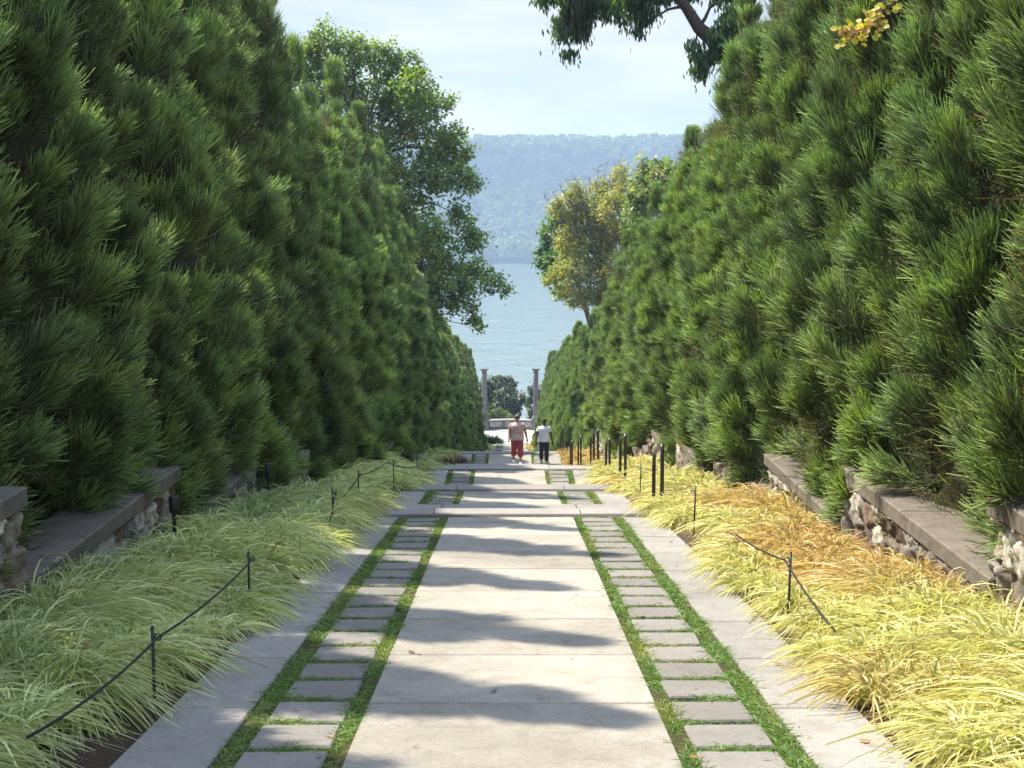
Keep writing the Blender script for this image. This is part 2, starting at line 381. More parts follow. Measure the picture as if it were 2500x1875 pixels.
# ================================================================== THE SETTING
# ---- ground sheet under and beside the path, down to the river
def build_ground():
    xs = np.array([-160, -90, -50, -30, -18, -12, -8, -5, -3.46, -3.44, -3.2, -2.6, -2.2, -1.9, -1.74, -1.66, 0, 1.66, 1.74, 1.9, 2.2, 2.6, 3.2, 3.44, 3.46, 5, 8, 12, 18, 30, 50, 90, 160.0])
    ys = np.concatenate([np.arange(-12, 60, 0.25), np.arange(60, 176, 1.0), [176, 177, 180, 190, 205, 230, 260, 290, 320, 345, 380]])
    X, Y = np.meshgrid(xs, ys)
    Z = np.zeros_like(X)
    for j, y in enumerate(ys):
        zb = zbed(min(y, 176)) - 0.02
        if y > 176: base = float(np.interp(y, [176, 177, 180, 205, 260, 320, 345, 380], [-24.2, -24.6, -26, -33, -46, -58.5, -62, -66]))
        for i, x in enumerate(xs):
            if y > 176: Z[j, i] = base; continue
            ax = abs(x)
            if ax < 1.7: Z[j, i] = zb - 0.5
            elif ax < 3.45: Z[j, i] = zb
            else:
                Z[j, i] = z_terrace(y, WALLS_L if x < 0 else WALLS_R) if y < 150 else zbed(y)
                if ax > 20: Z[j, i] -= 0.02 * (ax - 20)
            if y > 156: Z[j, i] = zbed(y) - 0.15 - (0.1 * max(0, ax - 14))
    jit = fbm(np.stack([X * 3.1, Y * 3.1, X * 0], -1), 3, 5)
    Z = Z + np.where((np.abs(X) > 1.7) & (Y < 156), (jit - 0.5) * 0.06, 0)
    V = np.stack([X, Y, Z], -1).reshape(-1, 3); n, m = X.shape
    i = (np.arange(n - 1)[:, None] * m + np.arange(m - 1)[None, :]).ravel()
    F = np.stack([i, i + 1, i + m + 1, i + m], -1)
    mt, nt, out = new_mat('mulch_soil')
    geo = N(nt, 'ShaderNodeNewGeometry'); p = N(nt, 'ShaderNodeBsdfPrincipled'); p.inputs['Roughness'].default_value = 0.95; p.inputs['Specular IOR Level'].default_value = 0.1
    a = N(nt, 'ShaderNodeTexNoise'); a.inputs['Scale'].default_value = 45; a.inputs['Detail'].default_value = 8; a.inputs['Roughness'].default_value = 0.8
    nt.links.new(geo.outputs['Position'], a.inputs['Vector'])
    r = ramp(nt, [(0.3, (0.03, 0.02, 0.014)), (0.5, (0.085, 0.058, 0.04)), (0.72, (0.20, 0.15, 0.11))]); nt.links.new(a.outputs['Fac'], r.inputs[0])
    b = N(nt, 'ShaderNodeBump'); b.inputs['Distance'].default_value = 0.03; nt.links.new(a.outputs['Fac'], b.inputs['Height'])
    nt.links.new(r.outputs[0], p.inputs['Base Color']); nt.links.new(b.outputs[0], p.inputs['Normal']); nt.links.new(p.outputs[0], out.inputs[0])
    tag(link('ground', np_mesh('ground', V, F, mt)), kind='structure')
build_ground()

# ---- paved path: centre slabs, side slabs, turf soil, step edges
SLW, LIN, LOUT, PVO = 0.72, 0.725, 1.30, 1.72
def joints(y0, y1, first, pitch):
    k = math.ceil((y0 + 0.12 - first) / pitch); r = [y0]
    while first + k * pitch < y1 - 0.12: r.append(first + k * pitch); k += 1
    return r + [y1]
def build_path():
    c = MB(); s = MB(); so = MB(); bs = MB()
    for q, r in enumerate(RAMPS):
        zf = ramp_z(r); y0, _, y1, _ = r
        J = joints(y0, y1, 7.10 if q == 0 else y0 + 0.3, 1.25)
        for a, b in zip(J[:-1], J[1:]):
            t = random.uniform(-0.002, 0.002)
            c.box(-SLW - .03 + random.uniform(-.003, .003), SLW + random.uniform(-.003, .003), a + 0.007, b - 0.007, -0.16, t, 0.007, zf)
        for sg in (-1, 1):
            J = joints(y0, y1, (7.02 if sg < 0 else 7.0) if q == 0 else y0 + 0.5, 1.25)
            for a, b in zip(J[:-1], J[1:]):
                t = random.uniform(-0.003, 0.003)
                x0, x1 = sorted((sg * LOUT - (.03 if sg < 0 else 0), sg * (PVO + random.uniform(-.006, .006)) - (.03 if sg < 0 else 0)))
                s.box(x0, x1, a + 0.006, b - 0.006, -0.30, t, 0.008, zf)
            x0, x1 = sorted((sg * (SLW + .006) - (.03 if sg < 0 else 0), sg * (LOUT - .004) - (.03 if sg < 0 else 0)))
            so.box(x0, x1, y0, y1, -0.2, -0.022, 0, zf)
        bs.box(-1.745, 1.715, y0, y1, -0.34, -0.165, 0, zf)
    tag(c.build('centre_path', M['slab']), kind='structure')
    tag(s.build('side_path', M['side']), kind='structure')
    tag(bs.build('path_base', M['gravel']), kind='structure')
    tag(so.build('path_soil', plain('turf_soil', (0.05, 0.045, 0.02), 0.95, spec=0.1, var=0.5, scale=60, bump=.01)), kind='structure')
build_path()

def build_steps():
    names = ['top', 'second']
    for q in range(len(RAMPS) - 1):
        _, _, ya, za = RAMPS[q]; yb, zb = RAMPS[q + 1][0], RAMPS[q + 1][1]
        drop = za - zb; nr = max(1, int(round(drop / 0.15))); rise = drop / nr
        st = MB(); g = MB()
        gw = 0.18 if q not in (2,) else 0.02
        if gw > .1: g.box(-PVO - .03, PVO, ya + 0.004, ya + gw, za - 0.3, za - 0.012)
        y = ya + gw; first = 0.34 if q == 0 else 0.42
        run = (yb - y - first) / max(1, nr - 1) if nr > 1 else 0
        edges = [y, y + first] + [y + first + run * (k + 1) for k in range(nr - 1)]
        for k in range(nr):
            a, b = edges[k], edges[k + 1]; z = za - rise * k
            # each tread is laid from three or four stones with open joints
            x = -PVO - 0.04; cuts = [x] + [v for v in (-0.93 + 0.05 * math.sin(k + q), 0.82 + 0.04 * math.sin(3 * k + q))] + [PVO + 0.01]
            for x0, x1 in zip(cuts[:-1], cuts[1:]):
                st.box(x0 + 0.004, x1 - 0.004, a + (0 if k == 0 else -0.02) + .003, b, z - rise - 0.12, z + random.uniform(-.002, .002) - (0.004 if k else 0), 0.01)
        o = st.build('steps', M['tread']); tag(o, kind='structure')
        if gw > .1: o = g.build('gravel_strip', M['gravel']); tag(o, kind='structure')
build_steps()

# ---- paving stones of the two ladders
def build_pavers():
    def paver_mesh(s):
        r = np.random.default_rng(s); m = MB()
        w, l = 0.375, 0.40; b = 0.010
        ring = []
        for (cx, cy) in ((0, 0), (1, 0), (1, 1), (0, 1)): ring.append((cx * w - w / 2 + r.uniform(-.008, .008), cy * l - l / 2 + r.uniform(-.008, .008)))
        V = [(x, y, -0.07) for x, y in ring] + [(x, y, -b) for x, y in ring] + [(x * (1 - b / w * 1.6), y * (1 - b / l * 1.6), 0) for x, y in ring]
        F = [(3, 2, 1, 0)]
        for k in range(2):
            for i in range(4):
                j = (i + 1) % 4; F.append((4 * k + i, 4 * k + j, 4 * k + 4 + j, 4 * k + 4 + i))
        F.append((8, 9, 10, 11)); me = bpy.data.meshes.new('paving_stone'); me.from_pydata(V, [], F); me.materials.append(M['paver']); return me
    mes = [paver_mesh(40 + k) for k in range(5)]
    cnt = {-1: 0, 1: 0}
    turf_slots = []
    for q, r in enumerate(RAMPS[:-1]):
        if q == 2: continue
        zf = ramp_z(r); y0, z0, y1, z1 = r; sl = math.atan2(z1 - z0, y1 - y0)
        if q > 4 and q not in (6, 12): continue
        y = (y1 - 0.27) if q else 16.24
        ys = []
        while y - 0.2 > max(y0, 1.6): ys.append(y); y -= 0.489
        turf_slots.append((q, sorted(ys)))
        for sg in (-1, 1):
            for yy in sorted(ys):
                w = 'left' if sg < 0 else 'right'
                o = link('paving_stone', random.choice(mes), None, (sg * 0.99 - (.035 if sg < 0 else 0) + random.uniform(-.008, .008), yy, zf(yy) + random.uniform(-.003, .003)),
                         (sl + random.uniform(-.006, .006), random.uniform(-.010, .010), random.uniform(-.016, .016)))
                tag(o, 'grey rectangular paving stone, %s from the camera in the %s grass ladder' % (ordw(cnt[sg]), w), 'paving stone', 'paving stones in the %s grass ladder' % w)
                cnt[sg] += 1
    return turf_slots
TURF = build_pavers()

# ---- turf between the stones
def build_turf():
    parts = []
    for q, ys in TURF:
        r = RAMPS[q]; y0, _, y1, _ = r; zf = ramp_z(r)
        for sg in (-1, 1):
            P = []; Ls = []; wid = []
            A = max(y0, 1.0)
            def sample(xa, xb, ya, yb, dens):
                n = rng.poisson((xb - xa) * (yb - ya) * dens)
                return np.stack([rng.uniform(xa, xb, n), rng.uniform(ya, yb, n)], -1)
            nrow = []
            step = 1.0; y = A
            while y < y1:
                e = min(y + step, y1); d = 9500 if y < 9 else (6000 if y < 20 else (3000 if y < 60 else 500)); wm = 1.0 if y < 9 else (1.3 if y < 20 else (2.2 if y < 60 else 6))
                for xa, xb in ((.735, .815), (1.165, 1.29)) if sg > 0 else ((.735, .82), (1.165, 1.29)):
                    s = sample(xa - .0, xb, y, e, d); nrow.append((s, wm))
                y = e
            for a in ys:
                d, wm = (8000, 1.0) if a < 9 else ((5000, 1.3) if a < 20 else (2500, 2.2)) if a < 60 else (500, 6)
                s = sample(.79, 1.19, a + 0.195, a + 0.295, d); nrow.append((s, wm))
            for s, wm in nrow:
                if not len(s): continue
                n = len(s)
                # bushy and sparse stretches
                v = vnoise(np.stack([s[:, 0] * 9 + sg * 7, s[:, 1] * 4.0, s[:, 0] * 0], -1), 3)
                keep = rng.random(n) < np.clip(0.0 + 1.6 * v, 0.12, 1); s = s[keep]; v = v[keep]; n = len(s)
                p = np.stack([s[:, 0] * sg - (.03 if sg < 0 else 0), s[:, 1], [zf(t) - 0.022 for t in s[:, 1]]], -1)
                ang = rng.uniform(0, 2 * np.pi, n); spread = rng.uniform(0.35, 1.3, n)
                D = norm(np.stack([np.cos(ang) * spread, np.sin(ang) * spread, np.full(n, 0.8)], -1))
                B = np.stack([np.cos(ang) * .3, np.sin(ang) * .3, np.full(n, -0.45)], -1)
                L = rng.uniform(0.045, 0.085, n) * (0.65 + 0.7 * v)
                W = rng.uniform(0.0035, 0.006, n) * wm
                dry = vnoise(np.stack([s[:, 0] * 3, s[:, 1] * 1.3, s[:, 0] * 0 + sg * 11], -1), 9)
                yel = np.clip((dry - 0.55) * 2.2, 0, 1)[:, None] * (1.0 if sg > 0 else 0.35)
                g = np.array([0.145, 0.25, 0.055]) * rng.uniform(0.65, 1.3, (n, 1)); yc = np.array([0.34, 0.32, 0.09]) * rng.uniform(0.7, 1.2, (n, 1))
                dead = (rng.random((n, 1)) < 0.06)
                c = np.where(dead, np.array([[0.25, 0.17, 0.09]]), g * (1 - yel) + yc * yel)
                parts.append(ribbons(p, D, B, L, W, 2, c * 0.75, c))
    V, F, C = cat_meshes(parts)
    tag(link('turf', np_mesh('turf', V, F, M['blade'], C)), 'short green turf growing between and beside the ladder paving stones', 'grass', kind='stuff')
build_turf()

# ---- rubble walls with cut stone caps
def build_wall(name, sg, y0, y1, zt, label, group):
    root = empty('rubble_wall', (sg * WX, y0, zbed(y0)))
    oz = zbed(y0); CT = 0.125
    zlow = min(zbed(y0), zbed(y1)) - 0.15; ztop = zt - CT
    # path-side face: irregular fieldstones pushed out of a mortar plane
    d = 0.022 if y0 < 16 else 0.04
    ny = max(4, int((y1 - y0) / d)); nzv = max(4, int((ztop - zlow) / d))
    def face(P0, U, Vv, nu, nv, Nn, key):
        u = np.linspace(0, 1, nu + 1); v = np.linspace(0, 1, nv + 1)
        Ug, Vg = np.meshgrid(u, v)
        lu, lv = np.linalg.norm(U), np.linalg.norm(Vv)
        su, sv = Ug * lu, Vg * lv
        cs = 0.30; gx, gy = su / (cs * 1.15), sv / (cs * 0.72)
        best = np.full(su.shape, 9.0); sec = np.full(su.shape, 9.0); bid = np.zeros(su.shape); bx = np.zeros(su.shape); by = np.zeros(su.shape)
        fx, fy = np.floor(gx), np.floor(gy)
        for a in (-1, 0, 1):
            for b in (-1, 0, 1):
                ci, cj = fx + a, fy + b
                px = ci + 0.1 + .8 * hash3(ci, cj, ci * 0, key); py = cj + 0.1 + .8 * hash3(ci, cj, ci * 0, key + 1)
                dd = np.maximum(abs(gx - px), abs(gy - py)) * .55 + .45 * np.hypot(gx - px, gy - py)
                idv = hash3(ci, cj, ci * 0, key + 2)
                nb = dd < best
                sec = np.where(nb, best, np.minimum(sec, dd)); bid = np.where(nb, idv, bid); bx = np.where(nb, gx - px, bx); by = np.where(nb, gy - py, by); best = np.where(nb, dd, best)
        edge = np.clip((sec - best) / 0.11, 0, 1)
        bulge = (1 - (1 - edge) ** 2)
        rough = fbm(np.stack([su * 14, sv * 14, su * 0 + key], -1), 3, key)
        h = bulge * (0.05 + 0.04 * bid + bx * (hash3(bid * 9999 // 1, bid * 0, bid * 0, 5) - .5) * .10 + by * (hash3(bid * 9999 // 1, bid * 0, bid * 0, 6) - .5) * .10) + (rough - .5) * 0.06 * (0.3 + edge)
        P = P0 + Ug[..., None] * U + Vg[..., None] * Vv + h[..., None] * Nn
        pal = np.array([[0.24, 0.20, 0.16], [0.38, 0.35, 0.29], [0.16, 0.12, 0.09], [0.19, 0.145, 0.11], [0.30, 0.27, 0.24], [0.46, 0.42, 0.35]])
        col = pal[np.minimum((bid * 6).astype(int), 5)] * (0.5 + 0.5 * hash3(np.floor(bid * 9999), fx * 0, fx * 0, 3))[..., None]
        mort = np.array([0.15, 0.12, 0.095])
        e2 = np.clip(edge * 2.2, 0, 1)[..., None]
        col = col * e2 + mort * (1 - e2)
        n_, m_ = Ug.shape; i = (np.arange(n_ - 1)[:, None] * m_ + np.arange(m_ - 1)[None, :]).ravel()
        return P.reshape(-1, 3), np.stack([i, i + 1, i + m_ + 1, i + m_], -1), col.reshape(-1, 3)
    o = np.array([sg * WX, y0, oz]); key = int(abs(y0) * 10) + (500 if sg > 0 else 0)
    parts = [face(np.array([sg * WX, y0, zlow]) - o, np.array([0, y1 - y0, 0.]), np.array([0, 0, ztop - zlow]), ny, nzv, np.array([-sg, 0, 0.]), key)]
    nx = int(0.36 / d)
    for yy, nn in ((y0, -1.), (y1, 1.)):
        parts.append(face(np.array([sg * WX, yy, zlow]) - o, np.array([sg * 0.36, 0, 0.]), np.array([0, 0, ztop - zlow]), nx, nzv, np.array([0, nn, 0.]), key + 7))
    V, F, C = cat_meshes(parts)
    # back face of the wall and its top, plain
    b0 = len(V); x1 = sg * 0.36
    V = np.concatenate([V, np.array([[x1, 0, zlow - oz], [x1, y1 - y0, zlow - oz], [x1, y1 - y0, ztop - oz], [x1, 0, ztop - oz], [0, 0, ztop - oz], [0, y1 - y0, ztop - oz]])])
    F = np.concatenate([F, np.array([[b0, b0 + 1, b0 + 2, b0 + 3], [b0 + 3, b0 + 2, b0 + 5, b0 + 4]])]); C = np.concatenate([C, np.full((6, 3), .15)])
    link('stonework', np_mesh('stonework', V, F, M['rubble'], C, smooth=False), root)
    c = MB(); L = y1 - y0; k = max(2, int(round(L / 1.9)))
    xa, xb = sorted((-sg * 0.10, sg * 0.40))
    for q in range(k):
        a, b = L * q / k + (-.05 if q == 0 else .003), L * (q + 1) / k + (.05 if q == k - 1 else -.003)
        dz = random.uniform(-.004, .004)
        c.box(xa + random.uniform(-.006, .006), xb, a + random.uniform(0, .004), b, ztop - oz + .002, zt - oz + dz, 0.014)
    c.build('coping', M['cap'], root)
    tag(root, label, 'wall', group)
    return root
for sg, W, side in ((-1, WALLS_L, 'left'), (1, WALLS_R, 'right')):
    for k, (a, b, z) in enumerate(W):
        build_wall('w', sg, a, b, z, '%s stretch of low rubble wall from the camera, under the %s %s hedge' % (ordw(k), 'shaded' if sg < 0 else 'sunlit', side),
                   'stepped rubble walls along the beds')

# ---- river, far shore, woods
def build_river():
    mt, nt, out = new_mat('river_water')
    p = N(nt, 'ShaderNodeBsdfPrincipled'); p.inputs['Base Color'].default_value = rgb(0.10, 0.14, 0.12); p.inputs['Roughness'].default_value = 0.12; p.inputs['IOR'].default_value = 1.33
    geo = N(nt, 'ShaderNodeNewGeometry'); mp = N(nt, 'ShaderNodeMapping'); mp.inputs['Scale'].default_value = (0.055, 0.035, 1)
    nt.links.new(geo.outputs['Position'], mp.inputs[0])
    a = N(nt, 'ShaderNodeTexNoise'); a.inputs['Scale'].default_value = 1.0; a.inputs['Detail'].default_value = 7; a.inputs['Roughness'].default_value = 0.62
    nt.links.new(mp.outputs[0], a.inputs['Vector'])
    b = N(nt, 'ShaderNodeBump'); b.inputs['Distance'].default_value = 1.5; b.inputs['Strength'].default_value = 1.0
    nt.links.new(a.outputs['Fac'], b.inputs['Height']); nt.links.new(b.outputs[0], p.inputs['Normal']); nt.links.new(p.outputs[0], out.inputs[0])
    xs = np.linspace(-1800, 1800, 3); ys = np.linspace(300, 1990, 3)
    X, Y = np.meshgrid(xs, ys); V = np.stack([X, Y, X * 0 - 60.3], -1).reshape(-1, 3)
    i = (np.arange(2)[:, None] * 3 + np.arange(2)[None, :]).ravel(); F = np.stack([i, i + 1, i + 4, i + 3], -1)
    tag(link('river', np_mesh('river', V, F, mt)), kind='structure')
build_river()
def shore_h(x, y):
    t = y - 1935 - 22 * np.sin(x * 0.006 + 1.0)
    z = np.interp(t, [-60, 0, 20, 60, 120, 175, 190, 230, 400], [-72, -60.8, -57, -44, -14, 34, 92, 101, 104])
    n = fbm(np.stack([x * 0.006, y * 0.006, x * 0], -1), 4, 11)
    return z + (n - .5) * np.interp(t, [0, 60, 200, 400], [2, 14, 10, 7])
def build_far_shore():
    xs = np.linspace(-1300, 1300, 320); ys = np.linspace(1850, 2400, 120); X, Y = np.meshgrid(xs, ys)
    Z = shore_h(X, Y); V = np.stack([X, Y, Z], -1).reshape(-1, 3); n, m = X.shape
    i = (np.arange(n - 1)[:, None] * m + np.arange(m - 1)[None, :]).ravel(); F = np.stack([i, i + 1, i + m + 1, i + m], -1)
    tag(link('far_hills', np_mesh('far_hills', V, F, plain('far_slope', (0.06, 0.075, 0.05), 0.95, spec=.1, var=0.4, scale=0.03), smooth=True)), kind='structure')
    # woods covering the escarpment
    n = 5200
    x = rng.uniform(-430, 430, n); t = np.concatenate([rng.uniform(3, 175, n // 2), rng.uniform(175, 260, n - n // 2)])
    y = 1935 + 22 * np.sin(x * 0.006 + 1.0) + t
    z = shore_h(x, y); r = rng.uniform(4.5, 10.0, n) * np.where(t < 70, 1.35, 1.0); h = r * rng.uniform(1.0, 1.5, n)
    k = 64
    u = norm(rng.normal(size=(n, k, 3))); u[..., 2] = np.abs(u[..., 2]) * 1.1 - 0.15
    lump = 0.78 + 0.4 * vnoise(u * 2.2 + x[:, None, None] * 0.37, 4)
    c = np.stack([x, y, z + h * 0.8], -1)[:, None, :] + u * (np.stack([r, r, h], -1)[:, None, :]) * lump[..., None]
    nn = norm(u + rng.normal(size=u.shape) * 0.45); a = norm(np.cross(nn, rng.normal(size=u.shape))); b = np.cross(nn, a)
    s = (rng.uniform(0.9, 1.7, (n, k, 1)) * (r[:, None, None] / 5))
    V = np.stack([c - a * s - b * s, c + a * s - b * s * .8, c + a * s * .9 + b * s, c - a * s + b * s * .8], 2).reshape(-1, 3)
    F = np.arange(len(V)).reshape(-1, 4)
    base = np.array([[0.08, 0.125, 0.045]]) * rng.uniform(0.7, 1.5, (n, 1)) + rng.uniform(0, 1, (n, 1)) * np.array([[0.02, 0.012, 0.0]])
    C = np.repeat(base, k * 4, 0)
    tag(link('far_woods', np_mesh('far_woods', V, F, M['far_leaf'], C)), 'hazy blue-green woods covering the long escarpment across the river', 'woods', kind='stuff')
build_far_shore()
def build_haze():
    m, nt, out = new_mat('haze_air')
    v = N(nt, 'ShaderNodeVolumePrincipled'); v.inputs['Density'].default_value = 0.00026; v.inputs['Color'].default_value = rgb(0.52, 0.70, 0.93); v.inputs['Anisotropy'].default_value = 0.2
    nt.links.new(v.outputs[0], out.inputs['Volume'])
    b = MB(); b.box(-1850, 1850, -40, 2450, -75, 135)
    o = b.build('haze', m); tag(o, kind='stuff')
build_haze()

# ---- terrace at the foot of the path: floor, curved parapet, piers, columns
def build_terrace():
    f = MB(); f.box(-9, 9, 155.6, 174, -24.0, -23.55)
    tag(f.build('terrace_floor', M['terrace']), kind='structure')
    Z0 = -23.545
    root = empty('curved_parapet', (0.05, 170, Z0))
    n = 26; b = MB(); cp = MB(); pan = MB(); xs = [-2.6 + 5.2 * k / n for k in range(n + 1)]
    yc = lambda x: 0.7 * (1 - (x / 2.6) ** 2)
    for k in range(n):
        x0, x1 = xs[k], xs[k + 1]; y0, y1 = yc(x0), yc(x1)
        def blk(mb, ya, yb, z0, z1):
            mb.add([(x0, y0 + ya, z0), (x1, y1 + ya, z0), (x1, y1 + yb, z0), (x0, y0 + yb, z0), (x0, y0 + ya, z1), (x1, y1 + ya, z1), (x1, y1 + yb, z1), (x0, y0 + yb, z1)],
                   [(3, 2, 1, 0), (4, 5, 6, 7), (0, 1, 5, 4), (1, 2, 6, 5), (2, 3, 7, 6), (3, 0, 4, 7)])
        blk(b, 0, .4, -0.1, 1.02); blk(cp, -.07, .47, 1.022, 1.18)
        blk(b, -.04, -.002, -0.1, 0.18)
        if k % 9 not in (0, 8): blk(pan, -.025, -.003, 0.3, 0.9)
    b.build('wall', M['marble'], root); cp.build('coping', M['terrace'], root)
    mt, nt, out = new_mat('mosaic_panel'); p = N(nt, 'ShaderNodeBsdfPrincipled'); g = N(nt, 'ShaderNodeTexCoord')
    vz = N(nt, 'ShaderNodeTexVoronoi'); vz.inputs['Scale'].default_value = 5.0; nt.links.new(g.outputs['Object'], vz.inputs['Vector'])
    r = ramp(nt, [(0.15, (0.34, 0.25, 0.18)), (0.35, (0.42, 0.37, 0.28)), (0.6, (0.20, 0.17, 0.14))]); nt.links.new(vz.outputs['Distance'], r.inputs[0]); nt.links.new(r.outputs[0], p.inputs['Base Color'])
    p.inputs['Roughness'].default_value = .8; nt.links.new(p.outputs[0], out.inputs[0])
    pan.build('mosaic_panel', mt, root)
    tag(root, 'low curved stone parapet with mosaic panels closing the sunny terrace', 'parapet')
    for sg, w in ((-1, 'left'), (1, 'right')):
        r = empty('pier', (sg * 3.07 + .05, 170, Z0))
        a = MB(); a.box(-.55, .55, -.5, .5, 0, 0.22, .02); a.box(-.47, .47, -.42, .42, 0.222, 1.15, .01); a.build('shaft', M['marble'], r)
        a = MB(); a.box(-.58, .58, -.53, .53, 1.152, 1.34, .03); a.build('cap', M['marble'], r)
        tag(r, 'square stone pier at the %s end of the curved parapet, under the %s column' % (w, w), 'pier', 'piers of the parapet')
        c = empty('column', (sg * 3.05 + .05, 170.1, Z0 + 1.34))
        c.location = (sg * 3.07 + .05, 170.0, Z0 + 1.343)
        a = MB(); a.box(-.46, .46, -.46, .46, 0, 0.16, .02); a.lathe([(.44, .162), (.47, .22), (.44, .28), (.38, .31), (.40, .36), (.36, .40)], n=24); a.build('base', M['marble'], c, smooth=False)
        a = MB(); h = 5.55; prof = [(.345 - .06 * (t / 10) ** 1.6, .40 + (h - .40) * t / 10) for t in range(11)]
        a.lathe(prof, n=28); a.build('shaft', M['marble'], c, smooth=True)
        a = MB(); a.lathe([(.30, h + .002), (.31, h + .05), (.29, h + .08), (.31, h + .18), (.38, h + .32), (.49, h + .40)], n=24); a.box(-.54, .54, -.54, .54, h + .402, h + .50, .015); a.build('capital', M['marble'], c)
        tag(c, 'tall weathered marble column with flared capital on the %s of the river terrace' % w, 'column', 'pair of columns on the terrace')
    r = empty('pedestal', (-2.95, 158.5, Z0)); a = MB(); a.box(-.5, .5, -.4, .4, 0, .2, .02); a.box(-.42, .42, -.33, .33, .202, 1.15, .01); a.build('block', M['terrace'], r)
    a = MB(); a.box(-.5, .5, -.4, .4, 1.152, 1.3, .02); a.build('cap', M['terrace'], r); tag(r, 'pale stone pedestal at the left edge of the terrace beside the last hedge tree', 'pedestal')
build_terrace()
# ================================================================== HEDGE CONIFERS
def conifer_variant(seed, H=9.35, RB=1.62, nl=86, nsub=7, ns=165, wm=1.0):
    """boughs set round a spire; every bough is a plume of cord-like sprays fanning out and up"""
    r = np.random.default_rng(seed)
    lob = r.uniform(0, 6.28, 4)
    def prof(u): return np.minimum(1, 0.86 + 1.6 * u) * np.maximum(1 - u, 0.0) ** 0.80 * (1 + 0.0 * u)
    # big boughs set in a spiral, each of several plumes: density follows the girth
    u = []; nb = nl * nsub
    while len(u) < nl:
        t = r.uniform(-0.01, 0.985)
        if r.random() < max(prof(max(t, 0)), .12) + 0.05: u.append(t)
    u = np.array(sorted(u)); ang = (np.arange(nl) * 2.39996 + r.uniform(-.35, .35, nl)) % (2 * np.pi)
    RL = prof(np.clip(u, 0, 1)) * r.uniform(0.68, 1.15, nl)
    lb = np.repeat(np.arange(nl), nsub); da = r.normal(size=nb) * .42; dz = r.normal(size=nb) * .46
    first = np.arange(nb) % nsub == 0; da[first] = 0; dz[first] = 0.10
    girth = np.maximum(RB * prof(np.clip(u[lb], 0, 1)), .3)
    ang = ang[lb] + da * .62 / girth; u = np.clip(u[lb] + dz / H, -.015, 0.99)
    R = RB * RL[lb] - 1.5 * (da * .62) ** 2 - 0.42 * np.where(dz < 0, 1.5, .8) * dz ** 2 - .10 * dz
    R = np.maximum(R, .05) * r.uniform(.95, 1.04, nb)
    el = np.radians(np.interp(u, [0, 0.15, 0.7, 1], [10, 40, 56, 78]) + r.uniform(-12, 12, nb))
    dirv = np.stack([np.cos(ang) * np.cos(el), np.sin(ang) * np.cos(el), np.sin(el)], -1)
    Lb = np.minimum(r.uniform(0.55, 0.85, nb), R + 0.35)
    tip = np.stack([np.cos(ang) * R, np.sin(ang) * R, 0.22 + u * (H - 0.5)], -1)
    root = tip - dirv * Lb[:, None]
    # sprays
    n = nb * ns
    b = np.repeat(np.arange(nb), ns)
    s = r.beta(2.3, 0.9, n)
    P = root[b] + dirv[b] * (Lb[b] * s * 0.86)[:, None]
    rad = norm(np.cross(dirv[b], r.normal(size=(n, 3))))
    k = r.uniform(0.10, 1.25, n)[:, None] * (1.2 - 0.75 * s)[:, None]
    D = norm(dirv[b] + rad * k + np.array([0, 0, 0.10]))
    P = P + rad * (r.uniform(0, 0.10, n))[:, None]
    B = np.array([0, 0, 0.20]) * r.uniform(-0.5, 1.6, (n, 1)) + rad * 0.05
    L = r.uniform(0.13, 0.28, n) * (0.75 + 0.45 * (Lb[b] / 0.9)) * (0.8 + .35 * (1 - s))
    W = r.uniform(0.0075, 0.012, n) * wm
    bt = r.uniform(0.78, 1.18, (nb, 1))[b]
    hue = r.uniform(0, 1, (nb, 1))[b]
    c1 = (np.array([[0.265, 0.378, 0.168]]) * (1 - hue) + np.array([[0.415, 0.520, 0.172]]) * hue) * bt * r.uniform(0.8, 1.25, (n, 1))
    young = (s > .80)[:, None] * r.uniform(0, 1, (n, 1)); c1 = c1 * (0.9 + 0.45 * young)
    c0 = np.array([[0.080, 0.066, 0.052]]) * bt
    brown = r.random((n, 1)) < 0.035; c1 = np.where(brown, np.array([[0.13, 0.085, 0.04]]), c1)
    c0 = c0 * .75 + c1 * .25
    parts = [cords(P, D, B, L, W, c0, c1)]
    # short shoots and dead twigs on the inner wood
    q = 16000; zi = r.uniform(0, .97, q) ** 1.5 * .86; ai = r.uniform(0, 6.2832, q); ri = RB * prof(zi) * r.uniform(.40, .72, q)
    Pi = np.stack([np.cos(ai) * ri, np.sin(ai) * ri, .15 + zi * (H - .7)], -1); Di = norm(np.stack([np.cos(ai), np.sin(ai), r.uniform(-.3, 1.1, q)], -1) + r.normal(size=(q, 3)) * .5)
    ci = np.where(r.random((q, 1)) < .5, np.array([[.10, .078, .05]]), np.array([[.085, .12, .05]])) * r.uniform(.7, 1.2, (q, 1))
    parts.append(ribbons(Pi, Di, r.normal(size=(q, 3)) * .2, r.uniform(.12, .28, q), r.uniform(.006, .012, q), 2, ci * .8, ci, tip=.4))
    V, F, C = cat_meshes(parts)
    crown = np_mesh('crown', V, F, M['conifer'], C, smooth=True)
    # the brown twiggy inside of the tree that one sees between the plumes
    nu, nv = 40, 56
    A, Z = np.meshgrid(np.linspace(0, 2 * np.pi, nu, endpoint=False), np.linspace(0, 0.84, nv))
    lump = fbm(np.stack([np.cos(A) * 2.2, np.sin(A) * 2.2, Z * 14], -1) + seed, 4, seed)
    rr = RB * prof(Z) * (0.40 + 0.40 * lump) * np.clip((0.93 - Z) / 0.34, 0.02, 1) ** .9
    V2 = np.stack([np.cos(A) * rr, np.sin(A) * rr, 0.15 + Z * (H - 0.7)], -1).reshape(-1, 3)
